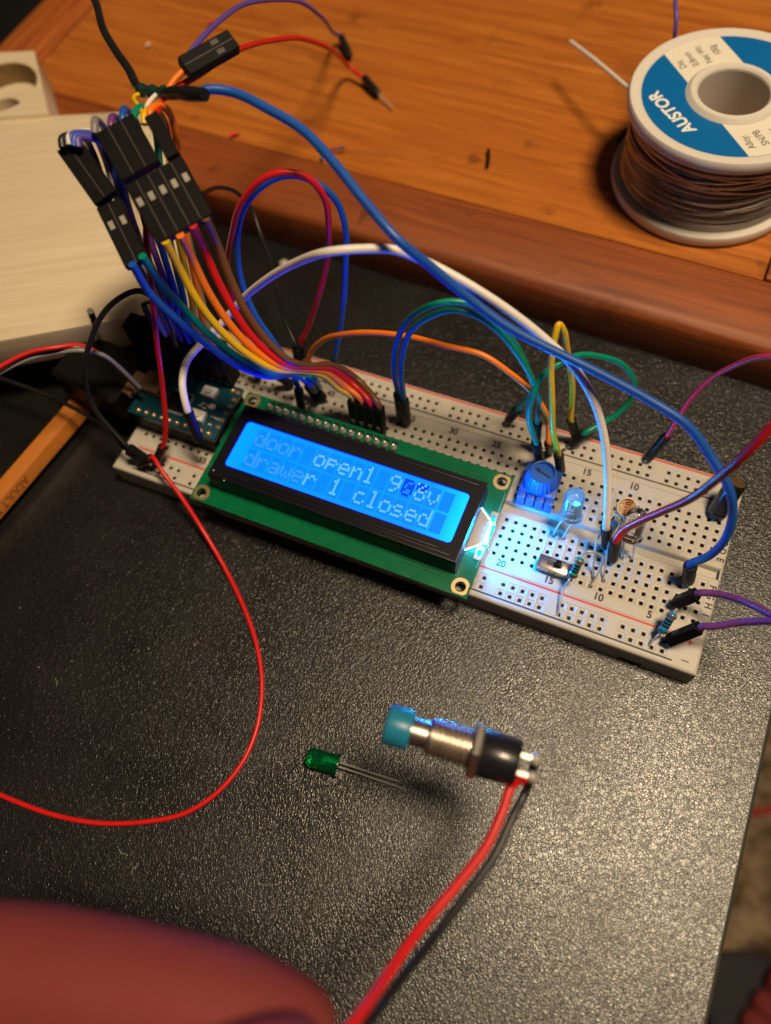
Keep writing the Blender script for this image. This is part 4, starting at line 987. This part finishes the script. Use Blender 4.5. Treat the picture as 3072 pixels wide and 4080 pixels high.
# ------------------------------------------------------------------ green LED on the table
GRN = mat('green_epoxy', (.0, .42, .13), rough=.12, trans=.9, ior=1.45)
gz = ZT+2.55
cb_ = o_(733, 1655, gz); ct_ = o_(663, 1634, gz)
ax = (ct_-cb_).normalized(); t = thing('green_led', 'translucent green LED lying on the black table top', 'LED', cb_-Vector((0, 0, 2.5)))
og = cb_-Vector((0, 0, 2.5)); r = 2.35; Lg = (ct_-cb_).length
b = MB(og); pr = [(0, 0), (r+.3, 0), (r+.35, .15), (r+.35, .9), (r, 1.05), (r, Lg-1.3)]+[(r-1.3+1.3*math.cos(math.pi/2*k/6), Lg-1.3+1.3*math.sin(math.pi/2*k/6)) for k in range(1, 7)]+[(0, Lg)]
b.lathe(pr, cb_, ax, n=36); b.build('lens', GRN, t, smooth=True, angle=50)
b = MB(og); s2 = ax.cross(Vector((0, 0, 1))).normalized(); b.obox(cb_+ax*2.2+s2*.5, s2*.4, Vector((0, 0, .25)), ax*1.6); b.lathe([(.3, 0), (.85, .9), (0, 1.2)], cb_+ax*3.4, ax, n=16); b.build('lead_frame', mat('green_metal', (.4, .75, .35), rough=.3, metal=.6), t)
for (x0, y0, x1, y1) in ((742, 1650, 865, 1690), (739, 1659, 874, 1705)):
    b = MB(og); b.tube([o_(x0-12, y0-4, gz), o_(x0+30, y0+10, gz-.6), o_(x1, y1, ZT+.35)], .27, n=8); b.build('lead', TIN, t, smooth=True)

# ------------------------------------------------------------------ push button held by its wires
DB = 141
q0 = dp(835, 1563, DB+2); q1 = dp(1128, 1652, DB-2); ax = (q1-q0).normalized(); TL = (q1-q0).length
t = thing('push_button', 'metal threaded push button with a blue cap hanging from red and black wires', 'push button', q0)
def seg(name, M, prof, **k):
    b = MB(q0); b.lathe(prof, q0, ax, n=40); return b.build(name, M, t, smooth=True, angle=35)
seg('cap', mat('light_blue_cap', (.015, .20, .34), rough=.35), [(0, 0), (3.2, 0), (3.7, .3), (3.8, .8), (3.75, 4.6), (3.6, 4.9), (0, 5.0)])
seg('collar', NICKEL, [(0, 4.9), (2.6, 4.9), (2.6, 8.0), (3.2, 8.2), (3.3, 8.4)])
pr = [(3.3, 8.4)]; z = 8.4
while z < 16.0: pr += [(3.8, z+.35), (3.8, z+.5), (3.15, z+.9)]; z += 1.0
seg('thread', NICKEL, pr+[(3.3, 17), (0, 17)])
b = MB(q0); b.lathe([(3.4, 16.2), (5.2, 16.2), (5.4, 16.6), (5.4, 17.6), (5.2, 18.0), (3.4, 18.0)], q0, ax, n=6); b.build('nut', NICKEL, t)
seg('body', mat('black_bakelite', (.012, .012, .016), rough=.3, coat=.2), [(0, 17.8), (4.3, 17.8), (4.45, 18.1), (4.3, TL-1.2), (4.1, TL-.8), (0, TL-.7)])
nrm = (CAM-q1).normalized(); upv = nrm.cross(ax).normalized()
lug = []
for s_ in (-1, 1):
    b = MB(q0); cpt = q1+upv*(1.6*s_)+ax*1.2; lug.append(cpt+ax*.9)
    b.obox(cpt, ax*1.9, upv*.35, nrm*.9); b.build('terminal', NICKEL, t)
    b = MB(q0); b.lathe([(0, 0), (.9, .3), (1.1, 1.0), (.8, 1.8), (0, 2.1)], cpt+ax*.2-nrm*.2, (ax+nrm*.6), n=20); b.build('solder_blob', TIN, t, smooth=True)
for cn, st, pts, dd in (('red', lug[0], [(1108, 1695), (1085, 1755), (1050, 1830), (985, 1915), (905, 2010), (835, 2110), (775, 2195), (700, 2290)], 0), ('black', lug[1], [(1138, 1705), (1108, 1765), (1068, 1850), (1003, 1940), (935, 2030), (865, 2118), (805, 2200), (740, 2290)], 2)):
    ds = [140, 138, 135, 131, 126, 119, 111, 104]
    P_ = [st]+[dp(x, y, d+dd) for (x, y), d in zip(pts, ds)]
    b = MB(q0); b.tube(spline(P_), .88 if cn == 'red' else .80, n=16); b.build('lead_wire', WC[cn], t, smooth=True)

# ------------------------------------------------------------------ person: hand holding the wires
def skin_body(name, verts, edges, radii, M, sub=2):
    me = bpy.data.meshes.new(name); me.from_pydata(verts, edges, []); me.update()
    ob = bpy.data.objects.new(name, me); COL.objects.link(ob)
    sk = ob.modifiers.new('s', 'SKIN'); sk.use_smooth_shade = True; sk.branch_smoothing = .6
    for i, r in enumerate(radii):
        me.skin_vertices[0].data[i].radius = (r, r)
    me.skin_vertices[0].data[0].use_root = True
    ss = ob.modifiers.new('u', 'SUBSURF'); ss.levels = sub; ss.render_levels = sub
    bpy.context.view_layer.update()
    m2 = bpy.data.meshes.new_from_object(ob.evaluated_get(bpy.context.evaluated_depsgraph_get()))
    bpy.data.objects.remove(ob); bpy.data.meshes.remove(me)
    for v in m2.vertices: v.co *= S
    m2.materials.clear()
    return link(m2, name, M, None, True)
SKIN = mat('shaded_skin', (.20, .040, .038), rough=.65, spec=.1, sss=.35, sssr=(1, .3, .18), sssc=.004, bump=.6, bscale=260)  # base colour darkened to stand in for shade on the hand
V = []; Eg = []; Rr = []
def chain(pts, rad, root=None):
    s0 = root
    for p, r in zip(pts, rad):
        V.append(tuple(p)); Rr.append(r); k = len(V)-1
        if s0 is not None: Eg.append((s0, k))
        s0 = k
    return s0
PALM = dp(-620, 2700, 118)
chain([PALM], [19])
wr = chain([dp(-900, 3150, 120), dp(-1200, 3800, 125)], [19, 20], 0)
# index finger (the big blurred one) - knuckle to tip
chain([dp(-430, 2330, 112), dp(-150, 2100, 106), dp(60, 2108, 103), dp(280, 2150, 101), dp(470, 2180, 101), dp(600, 2212, 102), dp(735, 2248, 103)], [12.5, 10.6, 10.0, 9.4, 8.7, 7.6, 4.8], 0)
# middle, ring and little fingers curled below the frame
for k, (dx, dyy, dd) in enumerate(((60, 240, 10), (20, 420, 18), (-60, 580, 26))):
    chain([dp(-420+dx, 2560+dyy*.6, 116+dd), dp(-130+dx, 2480+dyy, 122+dd), dp(120+dx, 2560+dyy, 126+dd), dp(150+dx, 2720+dyy, 118+dd), dp(0+dx, 2780+dyy, 112+dd)], [11, 9.2, 8.4, 7.8, 6.3], 0)
# thumb
chain([dp(-380, 2750, 100), dp(20, 2660, 94), dp(330, 2480, 90), dp(580, 2360, 90), dp(745, 2310, 91)], [14, 12, 10.5, 9.3, 7.2], 0)
tag(skin_body('person', V, Eg, Rr, SKIN), 'blurred hand in the foreground pinching the wires of the push button', 'person')
# foot in slipper on the floor
V = []; Eg = []; Rr = []
F0 = o_(1655, 2196, ZF+22)
ex = Vector((.9, -.42, 0)).normalized(); ey = Vector((.42, .9, 0))
chain([F0+ex*60], [26]); chain([F0+ex*130+Vector((0, 0, 5)), F0+ex*190+Vector((0, 0, 25)), F0+ex*215+Vector((0, 0, 90)), F0+ex*225+Vector((0, 0, 260))], [27, 30, 32, 45], 0)
for k, (yy, rr, ln) in enumerate(((24, 12, 34), (6, 8.5, 33), (-8, 8, 28), (-21, 7.5, 22), (-33, 7, 14))):
    chain([F0+ex*22+ey*yy*.9+Vector((0, 0, -2)), F0+ex*(2-ln*.2)+ey*yy+Vector((0, 0, -6)), F0-ex*(ln*.55-8)+ey*yy+Vector((0, 0, -9))], [rr+2, rr+.5, rr*.9], 0)
ft = tag(skin_body('person', V, Eg, Rr, SKIN), 'bare foot in a black slipper on the carpet at the lower right corner', 'person')
b = MB(); prof = []
n = 28
pts = []
for k in range(n):
    a = 2*math.pi*k/n; cx_ = math.cos(a); r_x = 135; r_y = 52 if cx_ > 0 else 58
    pts.append(F0+ex*(95-r_x*(-cx_ if False else cx_)*-1*-1)+ey*(r_y*math.sin(a)))
b.prism([(p.x, p.y) for p in pts], ZF+1, ZF+12)
sl = b.build('slipper', mat('black_slipper', (.008, .009, .012), rough=.7), ft, bevel=3)
b = MB()
for q in (38, 60, 82): b.tube(spline([F0+ex*q+ey*56+Vector((0, 0, -14)), F0+ex*q+ey*44+Vector((0, 0, 18)), F0+ex*q+Vector((0, 0, 34)), F0+ex*q-ey*40+Vector((0, 0, 18)), F0+ex*q-ey*52+Vector((0, 0, -14))]), 9, n=10)
b.build('strap', mat('black_strap', (.008, .009, .012), rough=.6), sl, smooth=True)

# ------------------------------------------------------------------ pencil
PEN = mat('orange_lacquer', (.5, .165, .025), rough=.3, coat=.4, var=.06, vscale=200)
pa = o_(191, 857, -4.5); pb_ = o_(-70, 1160, -4.5)
ax = (pb_-pa).normalized(); n0 = Vector((0, 0, 1)); s_ = ax.cross(n0).normalized(); og = pa-Vector((0, 0, 4))
t = thing('pencil', 'orange hexagonal pencil with dark printed capitals lying at the left edge', 'pencil', og)
Rp = 4.1
ring_ = lambda c_: [c_+(s_*math.cos(math.radians(60*k+12))+n0*math.sin(math.radians(60*k+12)))*Rp for k in range(6)]
b = MB(og); b.add(ring_(pa)+ring_(pb_), [tuple(range(5, -1, -1)), tuple(range(6, 12))]+[(i, (i+1) % 6, 6+(i+1) % 6, 6+i) for i in range(6)]); b.build('barrel', PEN, t, bevel=.35)
# lettering on the facet facing the camera right
cen = [((60*k+42), k) for k in range(6)]
def facet_text(txt, d, kf, size):
    """text on facet kf at distance d along the pencil"""
    an = math.radians(60*kf+42); fn = s_*math.cos(an)+n0*math.sin(an)
    me = text_mesh([(txt, 0, 0, 0, size, 0, 1)])
    X = ax; Y = fn.cross(X)
    O = pa+ax*d+fn*(Rp*math.cos(math.radians(30))+.03)
    Mx = Matrix(((X.x, Y.x, fn.x, (O-og).x*S), (X.y, Y.y, fn.y, (O-og).y*S), (X.z, Y.z, fn.z, (O-og).z*S), (0, 0, 0, 1)))
    me.transform(Mx); me.materials.clear(); link(me, 'lettering', mat('dark_print', (.10, .03, .01), rough=.5), t)
facet_text('ADULT EX', 39, 0 if (s_.x > 0) else 2, 3.4)

# ------------------------------------------------------------------ debris
def bit(name, label, P0, P1, r, M, cat='scrap'):
    b = MB(P0); b.tube(spline([P0, (P0+P1)/2+Vector((.2, .2, .15)), P1], 4), r, n=8)
    o = tag(b.build(name, M, None, smooth=True), label, cat); o.location = P0*S
RB = mat('red_scrap', (.75, .06, .03), rough=.5)
bit('insulation_scrap', 'tiny red scrap on the orange board near the violet wire', o_(450, 49, 7.2), o_(464, 47, 7.3), .7, RB)
bit('insulation_scrap', 'tiny red scrap on the orange board left of the blue cable', o_(497, 293, 7.2), o_(516, 287, 7.4), .6, RB)
bit('paper_scrap', 'tiny white fleck on the orange board right of the black cable', o_(316, 99, 7.2), o_(325, 95, 7.4), .6, mat('white_scrap', (.7, .6, .5), rough=.5))
bit('insulation_scrap', 'short black scrap standing out alone on the middle of the orange board', o_(1055, 324, 7.4), o_(1053, 360, 7.4), .55, BLACKP)
bit('wire_strand', 'thin copper strand on the orange board beside the blue cable', o_(735, 322, 7), o_(840, 338, 7), .12, mat('copper', (.45, .2, .1), rough=.4, metal=.9))
bit('insulation_scrap', 'small teal scrap partly under the blue cable', o_(699, 318, 7.3), o_(695, 345, 7.3), .6, mat('teal_scrap', (.06, .16, .2), rough=.5))
bit('insulation_scrap', 'thin purple scrap crossing the blue cable', o_(708, 328, 7.3), o_(745, 318, 8.5), .35, WC['purple'])
b = MB(); q = o_(613, 567, ZT+.4); b.lathe([(1.6, 0), (1.5, .4), (1.0, .8), (0, 1.0)], (0, 0, 0), n=24)
o = tag(b.build('clear_bead', mat('bead_glass', (.75, .72, .65), rough=.2, trans=.5), None, smooth=True), 'tiny pale bead on the black table top behind the white wire', 'bead'); o.location = (q-Vector((0, 0, .4)))*S
b = MB(); q = o_(195, 672, 30); q2 = o_(207, 704, 20); b.tube([q-q2, Vector((0, 0, 0))], .9, n=10)
o = tag(b.build('cable_stub', WC['black'], None, smooth=True), 'short black cable stub poking up at the edge of the pale plank', 'cable'); o.location = q2*S

random.seed(21); b = MB()
for k in range(45):
    q = o_(random.uniform(40, 1600), random.uniform(1250, 2150), ZT+.06); a = random.uniform(0, 6.28); l = random.choice((.12, .18, .3, 1.2))
    b.tube([q, q+Vector((math.cos(a)*l, math.sin(a)*l, .05)), q+Vector((math.cos(a+.5)*l*1.8, math.sin(a+.5)*l*1.8, 0))], .045 if l > 1 else .1, n=5)
o = b.build('dust', mat('pale_lint', (.5, .45, .38), rough=.9)); o['kind'] = 'stuff'; o['label'] = 'fine pale lint and dust specks on the black table top'
